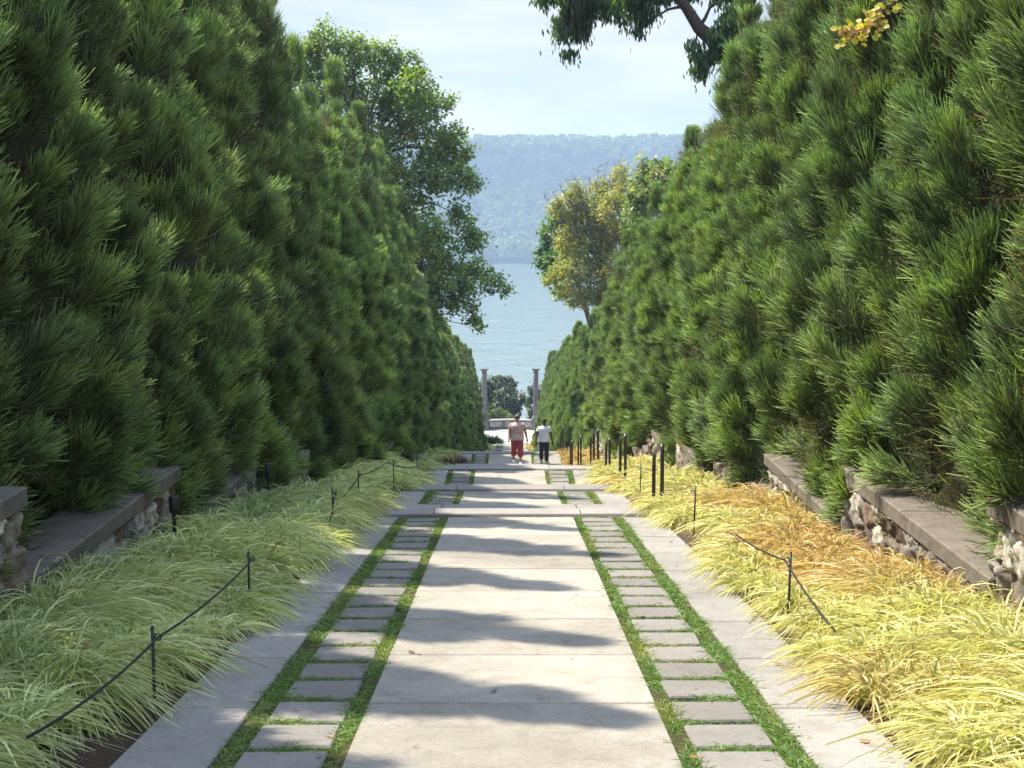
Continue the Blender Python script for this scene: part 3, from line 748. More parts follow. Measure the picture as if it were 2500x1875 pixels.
    i = (np.arange(nv - 1)[:, None] * nu + np.arange(nu)[None, :]); j = (np.arange(nv - 1)[:, None] * nu + (np.arange(nu)[None, :] + 1) % nu)
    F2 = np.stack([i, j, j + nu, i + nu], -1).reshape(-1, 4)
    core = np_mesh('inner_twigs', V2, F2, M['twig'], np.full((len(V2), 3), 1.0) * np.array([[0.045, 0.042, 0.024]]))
    tb = MB(); tb.tube([(0, 0, -0.25), (0.02, 0, 1), (0, .03, 4), (0, 0, H - 2.2)], [.15, .11, .06, .012], 9)
    tm = bpy.data.meshes.new('trunk'); tm.from_pydata(tb.V, [], tb.F); tm.materials.append(M['bark'])
    return crown, core, tm

CON = [conifer_variant(100 + k) for k in range(5)]
def build_hedges():
    for sg, side in ((-1, 'left'), (1, 'right')):
        y = 3.2; k = 0; r = random.Random(21 + sg)
        while y < 147:
            X = float(np.interp(y, [0, 14, 20, 60, 147], [4.44, 4.42, 4.28, 4.25, 4.08])) * sg + r.uniform(-.12, .12)
            zt = z_terrace(y, WALLS_L if sg < 0 else WALLS_R)
            if y > 120: zt = zbed(y) + 0.1
            v = CON[r.randrange(len(CON))]
            hs = float(np.interp(y, [0, 20, 34, 60, 147], [1.0, 1.0, 1.0, 1.06, 1.08]) if sg < 0 else np.interp(y, [0, 22, 29, 38, 60, 80, 147], [1.0, 1.0, .92, .82, .86, .97, 1.05])) * r.uniform(0.95, 1.06)
            ws = r.uniform(0.96, 1.06) * float(np.interp(y, [0, 60, 147], [1.0, 1.08, 1.12]))
            e = empty('conifer_tree', (X, y, zt - .20), r.uniform(0, 6.28)); e.scale = (ws, ws, hs)
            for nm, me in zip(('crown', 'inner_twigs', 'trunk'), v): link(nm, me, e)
            tone = 'dark green shaded' if sg < 0 else 'bright green sunlit'
            tag(e, '%s conifer with drooping plumes, the %s from the camera in the %s hedge' % (tone, ordw(k), side), 'conifer', 'conifers of the %s hedge' % side)
            y += r.uniform(1.85, 2.3); k += 1
build_hedges()

# ================================================================== GRASS BEDS
def build_bed(sg):
    parts = []
    r = rng
    XE = 1.62
    def seg(y0, y1, pitch, per, nseg, wm):
        nonlocal parts
        n = int((y1 - y0) * (WX - XE) / (pitch * pitch))
        x = r.uniform(XE + .16, WX - .12, n); y = r.uniform(y0, y1, n)
        # thin spots where the mulch shows at the path edge
        gap = vnoise(np.stack([x * 0 + sg * 5, y * 0.55, x * 0], -1), 31)
        edge = vnoise(np.stack([x * 0 + sg * 15, y * 1.3, x * 0], -1), 37)
        ok = ~((gap < 0.22) & (x < XE + 0.60)) & (x > XE + .12 + .18 * edge) & ~((sg < 0) & (y < 8.2) & (x < XE + .36 + .13 * np.minimum(8.2 - y, 2))); x = x[ok]; y = y[ok]; n = len(x)
        big = vnoise(np.stack([x * 0.9 + sg * 3, y * 0.45, x * 0], -1), 17)
        Hc = r.uniform(0.34, 0.48, n) * (0.72 + 0.65 * big) * np.interp(x, [XE, XE + .45, XE + .9, WX], [0.66, 0.94, 1.20, 1.32])
        z = zbed_v(y)
        # the clumps gather in rounded mounds about a metre across
        mx_, my_ = np.floor(x / .78), np.floor(y / .92); bd = np.full(n, 9.); ox = np.zeros(n); oy = np.zeros(n)
        for a_ in (-1, 0, 1):
            for b_ in (-1, 0, 1):
                ci, cj = mx_ + a_, my_ + b_; cx_ = (ci + .2 + .6 * hash3(ci, cj, ci * 0 + sg, 61)) * .78; cy_ = (cj + .2 + .6 * hash3(ci, cj, ci * 0 + sg, 62)) * .92
                dd = np.hypot(x - cx_, y - cy_); nb_ = dd < bd; bd = np.where(nb_, dd, bd); ox = np.where(nb_, x - cx_, ox); oy = np.where(nb_, y - cy_, oy)
        Hc = Hc * (1.20 - .60 * np.clip(bd / .62, 0, 1) ** 1.5)
        lean = np.stack([-sg * np.full(n, .06) + sg * ox * .75 + r.uniform(-.22, .22, n), -0.08 + oy * .75 + r.uniform(-.22, .22, n)], -1)
        tone = vnoise(np.stack([x * 1.15 + 40, y * .42 + sg * 9, x * 0], -1), 23) * .8 + .2 * r.random(n)
        if sg > 0: tone = tone + np.interp(y, [5, 8.8, 9.4, 16, 20], [-.26, -.20, .13, .12, .10]) + (x - 2.3) * np.interp(y, [5, 9, 10, 17, 22], [0, 0, .38, .30, .1])
        b = np.repeat(np.arange(n), per); m = len(b)
        ang = r.uniform(0, 2 * np.pi, m); sp = r.uniform(0.18, 1.0, m)
        P = np.stack([sg * x[b] + np.cos(ang) * .09 * r.random(m), y[b] + np.sin(ang) * .09 * r.random(m), z[b] + 0.0], -1)
        h = Hc[b]
        dx = np.cos(ang) * sp * .75 + lean[b, 0]; dy = np.sin(ang) * sp * .75 + lean[b, 1]
        D = norm(np.stack([dx, dy, 1.7 - .35 * sp], -1))
        L = h * r.uniform(1.0, 1.55, m)
        B = np.stack([dx * .6 + r.normal(size=m) * .14, dy * .6 + r.normal(size=m) * .14, -(0.55 + .52 * sp)], -1) * r.uniform(0.8, 1.2, (m, 1))
        W = r.uniform(0.0075, 0.0145, m) * wm
        tn = tone[b][:, None]
        if sg < 0:
            g = np.array([0.27, 0.32, 0.085]); w = np.array([0.82, 0.80, 0.42]); o = np.array([0.48, 0.45, 0.15])
            mixc = g * (1 - r.random((m, 1)) * .0) 
            st = r.random((m, 1)) ** .7 * np.clip(.55 + 1.1 * vnoise(np.stack([x * 1.7, y * 1.1 + 50, x * 0], -1), 77)[b][:, None], .3, 1.25)
            c = g * (1 - st) + w * st
            k = np.clip((tn - .55) * 3, 0, 1) * .6; c = c * (1 - k) + o * k
            k2 = np.clip((.42 - tn) * 4, 0, 1) * .55; c = c * (1 - k2) + np.array([0.10, 0.17, 0.07]) * k2
        else:
            g = np.array([0.38, 0.33, 0.08]); w = np.array([0.70, 0.62, 0.32]); o = np.array([0.50, 0.28, 0.12])
            st = r.random((m, 1)); c = g * (1 - st) + w * st
            k = np.clip((tn - .50) * 4.5, 0, 1) * .8 * (r.random((m, 1)) < .85); c = c * (1 - k) + o * r.uniform(.75, 1.2, (m, 1)) * k
        dead = r.random((m, 1)) < .03; c = np.where(dead, np.array([[0.36, 0.24, 0.13]]), c)
        c = c * r.uniform(0.82, 1.15, (m, 1))
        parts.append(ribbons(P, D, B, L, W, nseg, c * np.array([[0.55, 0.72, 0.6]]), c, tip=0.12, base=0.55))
    seg(3.5, 10.5, 0.225, 150, 6, 1.0)
    seg(10.5, 19, 0.245, 115, 5, 1.25)
    seg(19, 33, 0.28, 95, 4, 1.8)
    seg(33, 53, 0.26, 30, 3, 3.0)
    seg(125, 156, 0.42, 16, 3, 8.0)
    V, F, C = cat_meshes(parts)
    n = 'pale green variegated ornamental grass arching in shaded mounds left of the path' if sg < 0 else 'yellow and orange ornamental grass arching in sunlit mounds right of the path'
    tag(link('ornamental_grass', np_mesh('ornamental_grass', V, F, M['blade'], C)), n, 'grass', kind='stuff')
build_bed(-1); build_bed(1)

def grass_clump(name, loc, h, n, spread, c0, c1, label, wid=0.02, cat='grass clump'):
    ang = rng.uniform(0, 6.28, n); sp = rng.uniform(.1, 1, n)
    P = np.stack([np.cos(ang) * .12 * spread, np.sin(ang) * .12 * spread, ang * 0], -1)
    D = norm(np.stack([np.cos(ang) * sp * spread, np.sin(ang) * sp * spread, np.full(n, 1.1)], -1)); B = np.stack([np.cos(ang) * .4 * sp, np.sin(ang) * .4 * sp, -.5 * sp - .1], -1)
    st = rng.random((n, 1)); c = np.array([c0]) * (1 - st) + np.array([c1]) * st
    V, F, C = ribbons(P, D, B, rng.uniform(.7, 1.3, n) * h * 1.2, np.full(n, wid), 4, c * .7, c)
    tag(link(name, np_mesh(name, V, F, M['blade'], C), None, loc), label, cat)
grass_clump('fountain_grass', (-2.75, 55.5, zbed(55.5) + .15), 0.95, 700, .8, (0.10, 0.15, .06), (0.28, 0.32, .16), 'tall green fountain grass clump standing alone beyond the left bed')
grass_clump('fountain_grass', (-2.15, 57.5, zbed(57.5) + .55), 0.6, 700, 1.4, (0.12, 0.16, .07), (0.30, 0.32, .16), 'low spreading green grass clump right of the fountain grass beyond the left bed')
grass_clump('wispy_grass', (-1.85, 46.9, zbed(46.9)), 0.42, 900, 1.5, (0.16, 0.09, .09), (0.26, 0.16, .14), 'purplish brown wispy low grass clump at the left path edge near the walkers', wid=.010)
grass_clump('rounded_shrub', (-1.75, 146, zbed(146) + .3), 0.9, 900, 1.5, (0.06, 0.10, .04), (0.16, 0.20, .08), 'low rounded green shrub at the far left end of the path', wid=.05, cat='shrub')

# ================================================================== BROADLEAF TREES
def leaf_cloud(centres, radii, n_per, size, cols, seed, droop=0.0, clump=0.35, long=1.3, flat=(1, 1, 1)):
    """leaf-sized faces gathered into twig clusters inside a set of blobs"""
    r = np.random.default_rng(seed); P = []; 
    tw = []
    for c, rad, n in zip(centres, radii, n_per):
        k = max(4, int(n / 28)); d = norm(r.normal(size=(k, 3))); q = np.array(c) + d * (rad * r.uniform(0.35, 1.05, (k, 1)) ** 0.7) * np.array(flat)
        tw.append(np.concatenate([q, d], 1))
    tw = np.concatenate(tw); k = len(tw); m = 28
    b = np.repeat(np.arange(k), m); n = len(b)
    sp = clump * r.uniform(.6, 1.3, k)[b][:, None]
    off = r.normal(size=(n, 3)) * sp * .5
    if droop: off[:, 2] = -np.abs(off[:, 2]) * droop + sp[:, 0] * .1; off[:, :2] *= .6
    p = tw[b, :3] + off
    nn = norm(tw[b, 3:] * .5 + np.array([0, 0, .7]) + r.normal(size=(n, 3)) * .6)
    a = norm(np.cross(nn, r.normal(size=(n, 3)))); bb = np.cross(nn, a)
    if droop: a = norm(a * .4 + np.array([0, 0, -1.0])); bb = norm(np.cross(a, nn))
    s = size * r.uniform(.6, 1.25, (n, 1))
    V = np.stack([p - a * s * long * .5, p + bb * s * .42 + a * s * .05, p + a * s * long * .5, p - bb * s * .42 + a * s * .05], 1).reshape(-1, 3)
    F = np.arange(len(V)).reshape(-1, 4)
    cc = np.array(cols); pick = r.integers(0, len(cc), k)[b]
    c = cc[pick] * r.uniform(.7, 1.35, (n, 1))
    return V, F, np.repeat(c, 4, 0), tw
def limbs_to(tb, origin_pts, targets, r0, seed, wob=.35, n=6):
    rr = random.Random(seed)
    for t, rad in targets:
        o = min(origin_pts, key=lambda p: (Vector(p[0]) - Vector(t)).length + abs(p[0][2] - t[2] + 2) * .3)
        a, b = Vector(o[0]), Vector(t); L = (b - a).length; pts = []
        for i in range(6):
            f = i / 5; q = a.lerp(b, f) + Vector((rr.uniform(-1, 1), rr.uniform(-1, 1), rr.uniform(-1, 1))) * wob * L * .12 * math.sin(f * math.pi) + Vector((0, 0, L * .10 * math.sin(f * math.pi)))
            pts.append(q)
        tb.tube(pts, [max(.012, rad * (1 - f * .85)) for f in (0, .2, .4, .6, .8, 1)], n)
def px(x, y, D):
    """world point seen at (x, y) of the 2212-wide photograph at ground distance D"""
    a = math.atan((y - 829.5) / 3100) + PITCH; z = 1.7 - math.tan(a) * D
    zc = D * math.cos(PITCH) + (1.7 - z) * math.sin(PITCH)
    return ((x - 1100.5) / 3100 * zc - .03, D, z)

def big_tree(name, D, blobs, trunk_pts, trunk_r, leaf, per, cols, label, cat, seed, bark, depth=0.9, clump=.5, twig_r=.05, droop=0, flat=(1, 1, 1), extra=None, long=1.3):
    r = random.Random(seed); cs = []; rs = []; ns = []
    for bx, by, br in blobs:
        x, y, z = px(bx, by, D); rad = br / 3100 * D
        yy = D + r.uniform(-1, 1) * depth * rad * 1.5
        k = yy / D; cs.append((x, yy, z)); rs.append(rad); ns.append(int(per * rad * rad))
    o = Vector(trunk_pts[0])
    root = empty(name, o)
    V, F, C, tw = leaf_cloud([tuple(Vector(c) - o) for c in cs], rs, ns, leaf, cols, seed, droop=droop, clump=clump, flat=flat, long=long)
    link('crown', np_mesh('crown', V, F, M['leaf'], C), root)
    tb = MB(); tb.tube([Vector(p) - o for p in trunk_pts], trunk_r, 10)
    org = [((Vector(p) - o)[:], q) for p, q in zip(trunk_pts, trunk_r)][1:]
    limbs_to(tb, org, [(tuple(Vector(c) - o), min(.16, .05 + rad * .05)) for c, rad in zip(cs, rs)], .1, seed)
    lt = [((Vector(c) - o)[:], 0) for c in cs]
    sel = tw[np.random.default_rng(seed).permutation(len(tw))[:min(len(tw), 500)]]
    limbs_to(tb, lt, [(tuple(t[:3]), twig_r) for t in sel], .03, seed + 1, n=4)
    if extra: extra(tb, o)
    tb.build('trunk', bark, root, smooth=True)
    tag(root, label, cat)
    return root

G1 = [(0.060, 0.125, 0.030), (0.085, 0.160, 0.035), (0.115, 0.185, 0.040), (0.065, 0.130, 0.042)]
G1Y = [(0.095, 0.175, 0.035), (0.13, 0.21, 0.04), (0.18, 0.24, 0.045), (0.09, 0.16, 0.05)] + [(0.20, 0.24, 0.04)]
LB = [(700, 80, 42), (660, 120, 40), (755, 110, 48), (700, 170, 60), (820, 130, 48), (870, 150, 50), (905, 205, 48), (945, 232, 28), (860, 240, 72), (925, 300, 62), (975, 330, 40), (998, 385, 36),
      (880, 400, 70), (945, 395, 36), (1018, 392, 22), (990, 468, 34), (945, 520, 50), (1015, 522, 32), (1035, 512, 18), (890, 500, 60), (905, 590, 60), (965, 590, 50), (1030, 590, 38), (1068, 612, 26), (1092, 628, 14),
      (1000, 640, 36), (1022, 680, 20), (1034, 706, 12), (950, 645, 40), (925, 690, 26), (780, 210, 70), (760, 310, 60), (820, 340, 60), (640, 210, 60), (845, 470, 50), (1010, 330, 16), (983, 290, 22), (970, 215, 12)]
zg = zbed(72)
big_tree('maple_tree', 72, LB, [(-9.5, 72.5, zg - .3), (-9.3, 72.4, zg + 4), (-9.0, 72.2, zg + 7), (-8.2, 72, -1.0), (-7.2, 72, 2.6), (-6.9, 72, 4.6)], [.55, .46, .36, .24, .14, .06],
         0.15, 1300, G1Y, 'large broadleaf tree behind the left hedge, dark boughs reaching out over the path', 'tree', 5, M['bark'], clump=.36, twig_r=.035)
YO = [(0.25, 0.225, 0.05), (0.31, 0.24, 0.045), (0.20, 0.22, 0.06), (0.15, 0.20, 0.06), (0.24, 0.23, 0.06), (0.18, 0.205, 0.06)]
RB_ = [(1205, 450, 22), (1190, 600, 16), (1400, 380, 24), (1225, 560, 24), (1268, 645, 22), (1300, 640, 30), (1240, 655, 14), (1325, 590, 40), (1238, 445, 34), (1275, 470, 46), (1320, 455, 46), (1352, 420, 34), (1230, 520, 30), (1275, 540, 44), (1335, 520, 50), (1245, 585, 34), (1288, 600, 34), (1222, 628, 22), (1250, 640, 16), (1205, 585, 18), (1340, 380, 22), (1390, 470, 44), (1390, 410, 30), (1300, 410, 26), (1245, 410, 20)]
def bare(tb, o):
    rr = random.Random(4)
    base = Vector(px(1300, 560, 103))
    for tx, ty in ((1205, 395), (1222, 388), (1262, 402), (1292, 362), (1334, 352), (1352, 366), (1175, 425), (1240, 380), (1318, 372), (1275, 380), (1190, 410), (1310, 355)):
        t = Vector(px(tx, ty, 103 + rr.uniform(-2, 2))); pts = [base.lerp(t, f) + Vector((rr.uniform(-.25, .25), rr.uniform(-.3, .3), rr.uniform(-.1, .2))) * (1 if 0 < f < 1 else 0) - o for f in (0, .25, .5, .75, 1)]
        tb.tube(pts, [.13, .09, .06, .035, .012], 5)
        for q in range(14):
            f = rr.uniform(.35, 1); p = base.lerp(t, f) - o; d = Vector((rr.uniform(-1, 1), rr.uniform(-.6, .6), rr.uniform(.1, 1))).normalized() * rr.uniform(.3, .9)
            tb.tube([p, p + d * .5 + Vector((0, 0, .05)), p + d], [.022, .016, .007], 4)
zg = zbed(103)
big_tree('ochre_tree', 103, RB_, [(9.5, 104, zg - .3), (9.0, 104, zg + 5), (8.0, 104, zg + 9), (7.0, 103.5, -4.5), (6.5, 103, -1.5)], [.5, .4, .3, .22, .12],
         0.15, 1350, YO, 'ochre yellow tree with bare twigs at its top, behind the right hedge', 'tree', 9, M['bark_pale'], clump=.45, twig_r=.03, extra=bare)
zg = zbed(118)
big_tree('broadleaf_tree', 118, [(1200, 500, 30), (1225, 478, 26), (1180, 545, 20), (1195, 585, 26), (1215, 545, 30), (1172, 570, 12), (1215, 625, 14), (1245, 520, 30), (1205, 465, 16)],
         [(8.5, 119, zg - .3), (8, 119, zg + 6), (6.5, 118.5, -6.5), (5.5, 118, -3.5)], [.4, .3, .22, .12], 0.30, 1000, G1, 'dark green tree half hidden behind the ochre tree, left edge over the river', 'tree', 12, M['bark'], clump=.5, twig_r=.03)
PG = [(0.12, 0.175, 0.06), (0.15, 0.20, 0.07), (0.10, 0.155, 0.055), (0.19, 0.19, 0.08)]
zg = zbed(84)
big_tree('sumac_tree', 84, [(1400, 405, 36), (1432, 395, 34), (1440, 440, 34), (1378, 440, 30), (1395, 352, 12), (1420, 358, 12), (1395, 375, 18), (1470, 430, 40), (1370, 480, 26), (1460, 370, 30)],
         [(11.5, 85, zg - .3), (11.2, 85, zg + 6), (10.4, 84.5, -1.0), (9.4, 84, 1.2)], [.3, .24, .16, .08], 0.17, 1100, PG, 'pale green tree with long drooping leaves just above the right hedge beside the ochre tree', 'tree', 15, M['bark'], clump=.45, twig_r=.025, long=2.2)
# the overhanging tree at the top right
def walnut_limbs(tb, o):
    A = [(px(1640, 240, 41), .36), (px(1560, 105, 41), .27), (px(1510, 60, 41), .21), (px(1480, 15, 41), .18), (px(1440, -25, 41), .16), (px(1330, -60, 41), .08)]
    tb.tube([Vector(p) - o for p, q in A], [q for p, q in A], 10)
    A = [(px(1470, -10, 41), .14), (px(1400, 5, 40.5), .09), (px(1345, 40, 40), .06), (px(1290, 55, 39.6), .03)]
    tb.tube([Vector(p) - o for p, q in A], [q for p, q in A], 8)
    A = [(px(1440, -25, 41), .12), (px(1300, -45, 41), .07), (px(1240, 0, 41), .04), (px(1190, -5, 41), .02)]
    tb.tube([Vector(p) - o for p, q in A], [q for p, q in A], 8)
zg = zbed(42)
G2 = [(0.030, 0.060, 0.022), (0.042, 0.080, 0.028), (0.055, 0.095, 0.030)]
WB = [(1225, 42, 24), (1250, 15, 30), (1218, 68, 15), (1256, 62, 18), (1290, 10, 26), (1330, -5, 26), (1370, 5, 22), (1388, 35, 20), (1378, 58, 12), (1345, 35, 10), (1180, -12, 20), (1250, -15, 40), (1400, -20, 40), (1230, 110, 10),
      (1525, 125, 20), (1512, 155, 16), (1500, 100, 14), (1555, 75, 24), (1585, 40, 30), (1575, -20, 30), (1550, 115, 20), (1610, 70, 36), (1470, -40, 40)]
big_tree('overhanging_tree', 41, WB, [(9.0, 42, zg - .2), (8.9, 42, zg + 4), (8.6, 41.6, 1.0), (8.0, 41.3, 4.0), px(1640, 240, 41), px(1560, 105, 41), px(1510, 60, 41), px(1482, 15, 41), px(1440, -30, 41), px(1385, -75, 40.5), px(1310, -85, 40), px(1250, -60, 39.6)], [.5, .45, .42, .38, .32, .24, .18, .15, .11, .08, .06, .04],
         0.075, 5200, G2, 'tree behind the right hedge with thick dark limb and feathery hanging leaves', 'tree', 19, M['bark'], clump=.42, twig_r=.016, droop=.8, long=3.0, flat=(1.25, 1, .75))
# trees below the terrace
big_tree('riverside_tree', 190, [(1075, 832, 22), (1095, 838, 22), (1065, 855, 24), (1090, 865, 28), (1112, 868, 18), (1122, 858, 9), (1048, 835, 18), (1115, 885, 14), (1070, 890, 26), (1045, 870, 25), (1130, 862, 6), (1098, 898, 20)],
         [(-3.2, 190, -38), (-3.0, 190, -30), (-2.6, 190, -26), (-2.0, 190, -22.5), (-1.4, 190, -19.5)], [.35, .3, .24, .16, .08], 0.34, 600, [(0.05, .075, .035), (.065, .09, .045), (.04, .06, .035)],
         'round dark green tree below the terrace, seen between the two columns', 'tree', 23, M['bark'], clump=.42, twig_r=.03)
big_tree('riverside_tree', 188, [(1150, 845, 10), (1146, 870, 10), (1152, 885, 12), (1165, 860, 18), (1170, 890, 20), (1150, 900, 9), (1180, 840, 16)],
         [(6.5, 188, -38), (6.0, 188, -30), (5.0, 188, -25), (4.2, 188, -21.5)], [.3, .25, .2, .1], 0.34, 600, [(0.05, .075, .035), (.065, .09, .045)],
         'small tree peeping out beside the right column of the terrace', 'tree', 24, M['bark'], clump=.42, twig_r=.03)
big_tree('terrace_shrub', 174.5, [(1060, 895, 10), (1075, 893, 11), (1090, 897, 10), (1102, 900, 8), (1048, 898, 9)],
         [(-1.5, 174.5, -25), (-1.5, 174.5, -23), (-1.4, 174.5, -21.5)], [.08, .06, .04], 0.20, 900, [(0.09, .14, .05), (.12, .17, .06)],
         'light green shrub just behind the curved parapet', 'shrub', 25, M['bark'], clump=.28, twig_r=.02)
# yellow-leaved twig in front of the right hedge
def yellow_twig():
    pts = [px(1945, -120, 14.6), px(1925, -30, 14.5), px(1905, 22, 14.4), px(1885, 50, 14.35), px(1850, 66, 14.3), px(1826, 72, 14.25)]
    o = Vector(pts[0]); root = empty('leafy_twig', o); tb = MB(); tb.tube([Vector(p) - o for p in pts], [.012, .011, .009, .007, .005, .003], 6)
    lv = []; rr = random.Random(3); m = MB()
    def leaf(p, s):
        a = Vector((rr.uniform(-1, 1), rr.uniform(-1, 1), rr.uniform(-.5, .3))).normalized(); n = Vector((rr.uniform(-.6, .6), -.8, rr.uniform(.1, .9))).normalized(); b = a.cross(n).normalized(); a = n.cross(b)
        out = [(0, 0), (.25, .42), (.6, .45), (.85, .25), (1.05, 0), (.85, -.25), (.6, -.45), (.25, -.42)]
        V = [p + a * (u * s) + b * (v * s) + n * (abs(v) * s * .18) for u, v in out]
        c = rr.choice([(.66, .52, .07), (.72, .62, .14), (.52, .46, .08), (.50, .27, .08)]); m.add(V, [(0, 1, 2, 3, 4), (0, 4, 5, 6, 7)], c)
    P = [Vector(p) - o for p in pts]
    for q in range(88):
        f = rr.uniform(0.25, 1) * 5; i = min(4, int(f)); p = P[i].lerp(P[i + 1], f - i); d = Vector((rr.uniform(-1, 1), rr.uniform(-.7, .7), rr.uniform(-1, .7))) * .11
        tb.tube([p, p + d], [.003, .002], 4); leaf(p + d, rr.uniform(.05, .085))
    tb.build('stem', M['bark'], root); m.build('leaves', M['leaf'], root, tint=True)
    tag(root, 'slim twig of bright yellow leaves hanging in front of the right hedge near the top', 'twig')
yellow_twig()
# ================================================================== HANDRAILS, STAKES, CORDS, LIGHTS
def handrail(x, posts, label, k):
    """posts: list of (y, z_top, z_base); the first and last bend smoothly into the sloping rail"""
    root = empty('handrail', (x, posts[0][0], posts[0][2])); o = Vector(root.location); rt = MB()
    a, b = posts[0], posts[-1]; A = Vector((x, a[0], a[1])); B = Vector((x, b[0], b[1])); d = (B - A).normalized()
    def bend(P, dr, dz=.15, n=6):
        s = P - Vector((0, 0, dz)); e = P + dr * dz; return [s.lerp(P, t).lerp(P.lerp(e, t), t) for t in [i / n for i in range(n + 1)]]
    pts = bend(A, d) + list(reversed(bend(B, -d)))
    rt.tube([p - o for p in pts], .026, 10, up=(1, 0, 0)); rt.build('rail', M['bronze'], root, smooth=True)
    for q, p in enumerate(posts):
        m = MB(); top = p[1] - .15 if q in (0, len(posts) - 1) else p[1] - .03
        m.tube([(0, p[0] - o.y, p[2] - .25 - o.z), (0, p[0] - o.y, top - o.z)], .026, 10)
        m.lathe([(.05, p[2] - .02 - o.z), (.05, p[2] + .01 - o.z), (.03, p[2] + .02 - o.z)], c0=(0, p[0] - o.y, 0), n=12); m.build('post', M['bronze'], root, smooth=False)
    tag(root, label, 'handrail', 'short handrails beside the flights of steps')
HR = [(1.95, [(18.35, -1.20), (19.4, -1.52)]), (1.95, [(24.2, -1.96), (25.3, -2.2)]), (1.97, [(28.3, -2.66), (29.3, -2.9)]), (1.97, [(32.0, -3.03), (33.6, -3.3), (34.9, -3.66)]),
      (1.97, [(39.7, -4.36), (41.2, -4.75)]), (1.97, [(45.2, -5.35), (46.4, -5.6)]), (1.86, [(50.2, -5.66), (52.0, -6.1)])]
HL = ['nearest and largest dark bronze handrail on two posts in the yellow grass', 'second dark bronze handrail from the camera, two posts', 'third dark bronze handrail from the camera, short and narrow', 'fourth dark bronze handrail from the camera, with three posts going down',
      'fifth dark bronze handrail from the camera', 'sixth dark bronze handrail from the camera, short, right of the walkers', 'farthest dark bronze handrail, beside the person in the white shirt']
for k, (x, ps) in enumerate(HR):
    handrail(x, [(y, z, min(zbed(y), z - .75)) for y, z in ps], HL[k], k)

def loop_pts(c, r, n=9): return [Vector((c[0] + r * math.cos(2 * math.pi * i / n), c[1], c[2] + r * math.sin(2 * math.pi * i / n))) for i in range(n + 1)]
def stake(x, y, h, label, lean=0.0):
    zb = zbed(y); root = MB(); s = 1 if x < 0 else -1
    root.tube([(0, 0, -.15), (lean, 0, h)], .0085, 8)
    root.ball((lean, 0, h), .0095, 6)
    root.tube([p for p in loop_pts((lean + .026 * s, 0, h - .05), .017)], .004, 6, up=(0, 1, 0)); 
    o = root.build('rope_stake', M['iron'], None, True, (x, y, zb)); tag(o, label, 'stake', 'iron stakes holding the cord'); return Vector((x + .028 * s, y, zb + h - .05))
LS = [(-1.80, 6.93, .42), (-1.85, 9.8, .43), (-1.87, 14.7, .48), (-1.86, 17.1, .52), (-1.86, 22.4, .52), (-1.86, 28.0, .42)]
PL = [stake(x, y, h, 'thin black ringed stake, %s from the camera in the left grass bed' % ordw(k), .01 * math.sin(k * 3)) for k, (x, y, h) in enumerate(LS)]
RS = [(1.85, 9.45, .47), (1.88, 14.6, .50), (1.88, 20.7, .54)]
PR = [stake(x, y, h, 'thin black ringed stake, %s from the camera in the right grass bed' % ordw(k), .012) for k, (x, y, h) in enumerate(RS)]
def cord(pts, label, sag=.06, r=.0065):
    m = MB(); P = []
    for a, b in zip(pts[:-1], pts[1:]):
        a, b = Vector(a), Vector(b)
        for i in range(12):
            f = i / 12; P.append(a.lerp(b, f) - Vector((0, 0, sag * 4 * f * (1 - f))))
    P.append(Vector(pts[-1])); o = P[0].copy()
    m.tube([p - o for p in P], r, 7); ob = m.build('cord', M['rope'], None, True, o); tag(ob, label, 'cord', 'black cords edging the beds')
cord([px(60, 1592, 5.15), PL[0], PL[1]], 'black cord running through the two nearest stakes over the shaded left grass', .035)
cord([PL[2] + Vector((.05, -1.4, -.3)), PL[2], PL[3] + Vector((-.25, -.3, -.15))], 'short black cord hanging from the third left stake', .03)
cord([PL[3] + Vector((-.32, -1.2, -.30)), PL[3], PL[3] + Vector((.25, .8, .02)), PL[3] + Vector((.55, 1.8, -.22))], 'black cord drooping at the fourth left stake', .03)
cord([px(1966, 1480, 7.0), px(2100, 1540, 6.45), px(2260, 1612, 5.9)], 'black cord crossing the yellow grass at the lower right corner', .0)
cord([PR[0] + Vector((-.22, .7, .02)), PR[0], PR[0] + Vector((.12, -1.0, -.2))], 'black cord hanging from the nearest stake in the right bed', .02)

def uplight(loc, label, h=.30):
    root = empty('garden_light', loc); m = MB(); m.lathe([(.018, -.3), (.018, h * .55)], n=8); m.build('stem', M['iron'], root)
    m = MB(); m.lathe([(.034, h * .5), (.042, h * .55), (.044, h * .98), (.036, h), (.030, h * .9)], n=14); m.build('lamp_head', M['iron'], root, True); tag(root, label, 'garden light', 'black garden lights by the left wall')
uplight((-2.93, 12.2, zbed(12.2) + .32), 'small black cylindrical garden light in front of the shaded left wall')
uplight((-2.93, 17.0, zbed(17.0) + .25), 'black garden light farther down against the end of the left wall', .36)

# fallen leaves and twigs on the paving
def flat_leaf(x, y, s, col, label, rz, kind='fallen_leaf'):
    m = MB(); rr = random.Random(int(x * 999 + y * 77)); V = []
    out = [(-.5, 0), (-.25, .22), (-.12, .10), (.05, .34), (.15, .12), (.36, .2), (.5, 0), (.36, -.2), (.15, -.12), (.05, -.34), (-.12, -.10), (-.25, -.22)]
    for u, v in out: V.append((u * s, v * s, .003 + rr.uniform(0, .12) * s))
    V.append((0, 0, .004)); F = [(i, (i + 1) % 12, 12) for i in range(12)]; m.add(V, F); m.tube([(-.5 * s, 0, .01), (-.8 * s, .08 * s, .012)], .0012, 4)
    zf = ramp_z(RAMPS[0]) if y < 17.2 else ramp_z(RAMPS[1])
    o = m.build(kind, col, None, False, (x, y, zf(y) + .003)); o.rotation_euler = (0, 0, rz); tag(o, label, 'leaf', 'dry leaves lying on the paving')
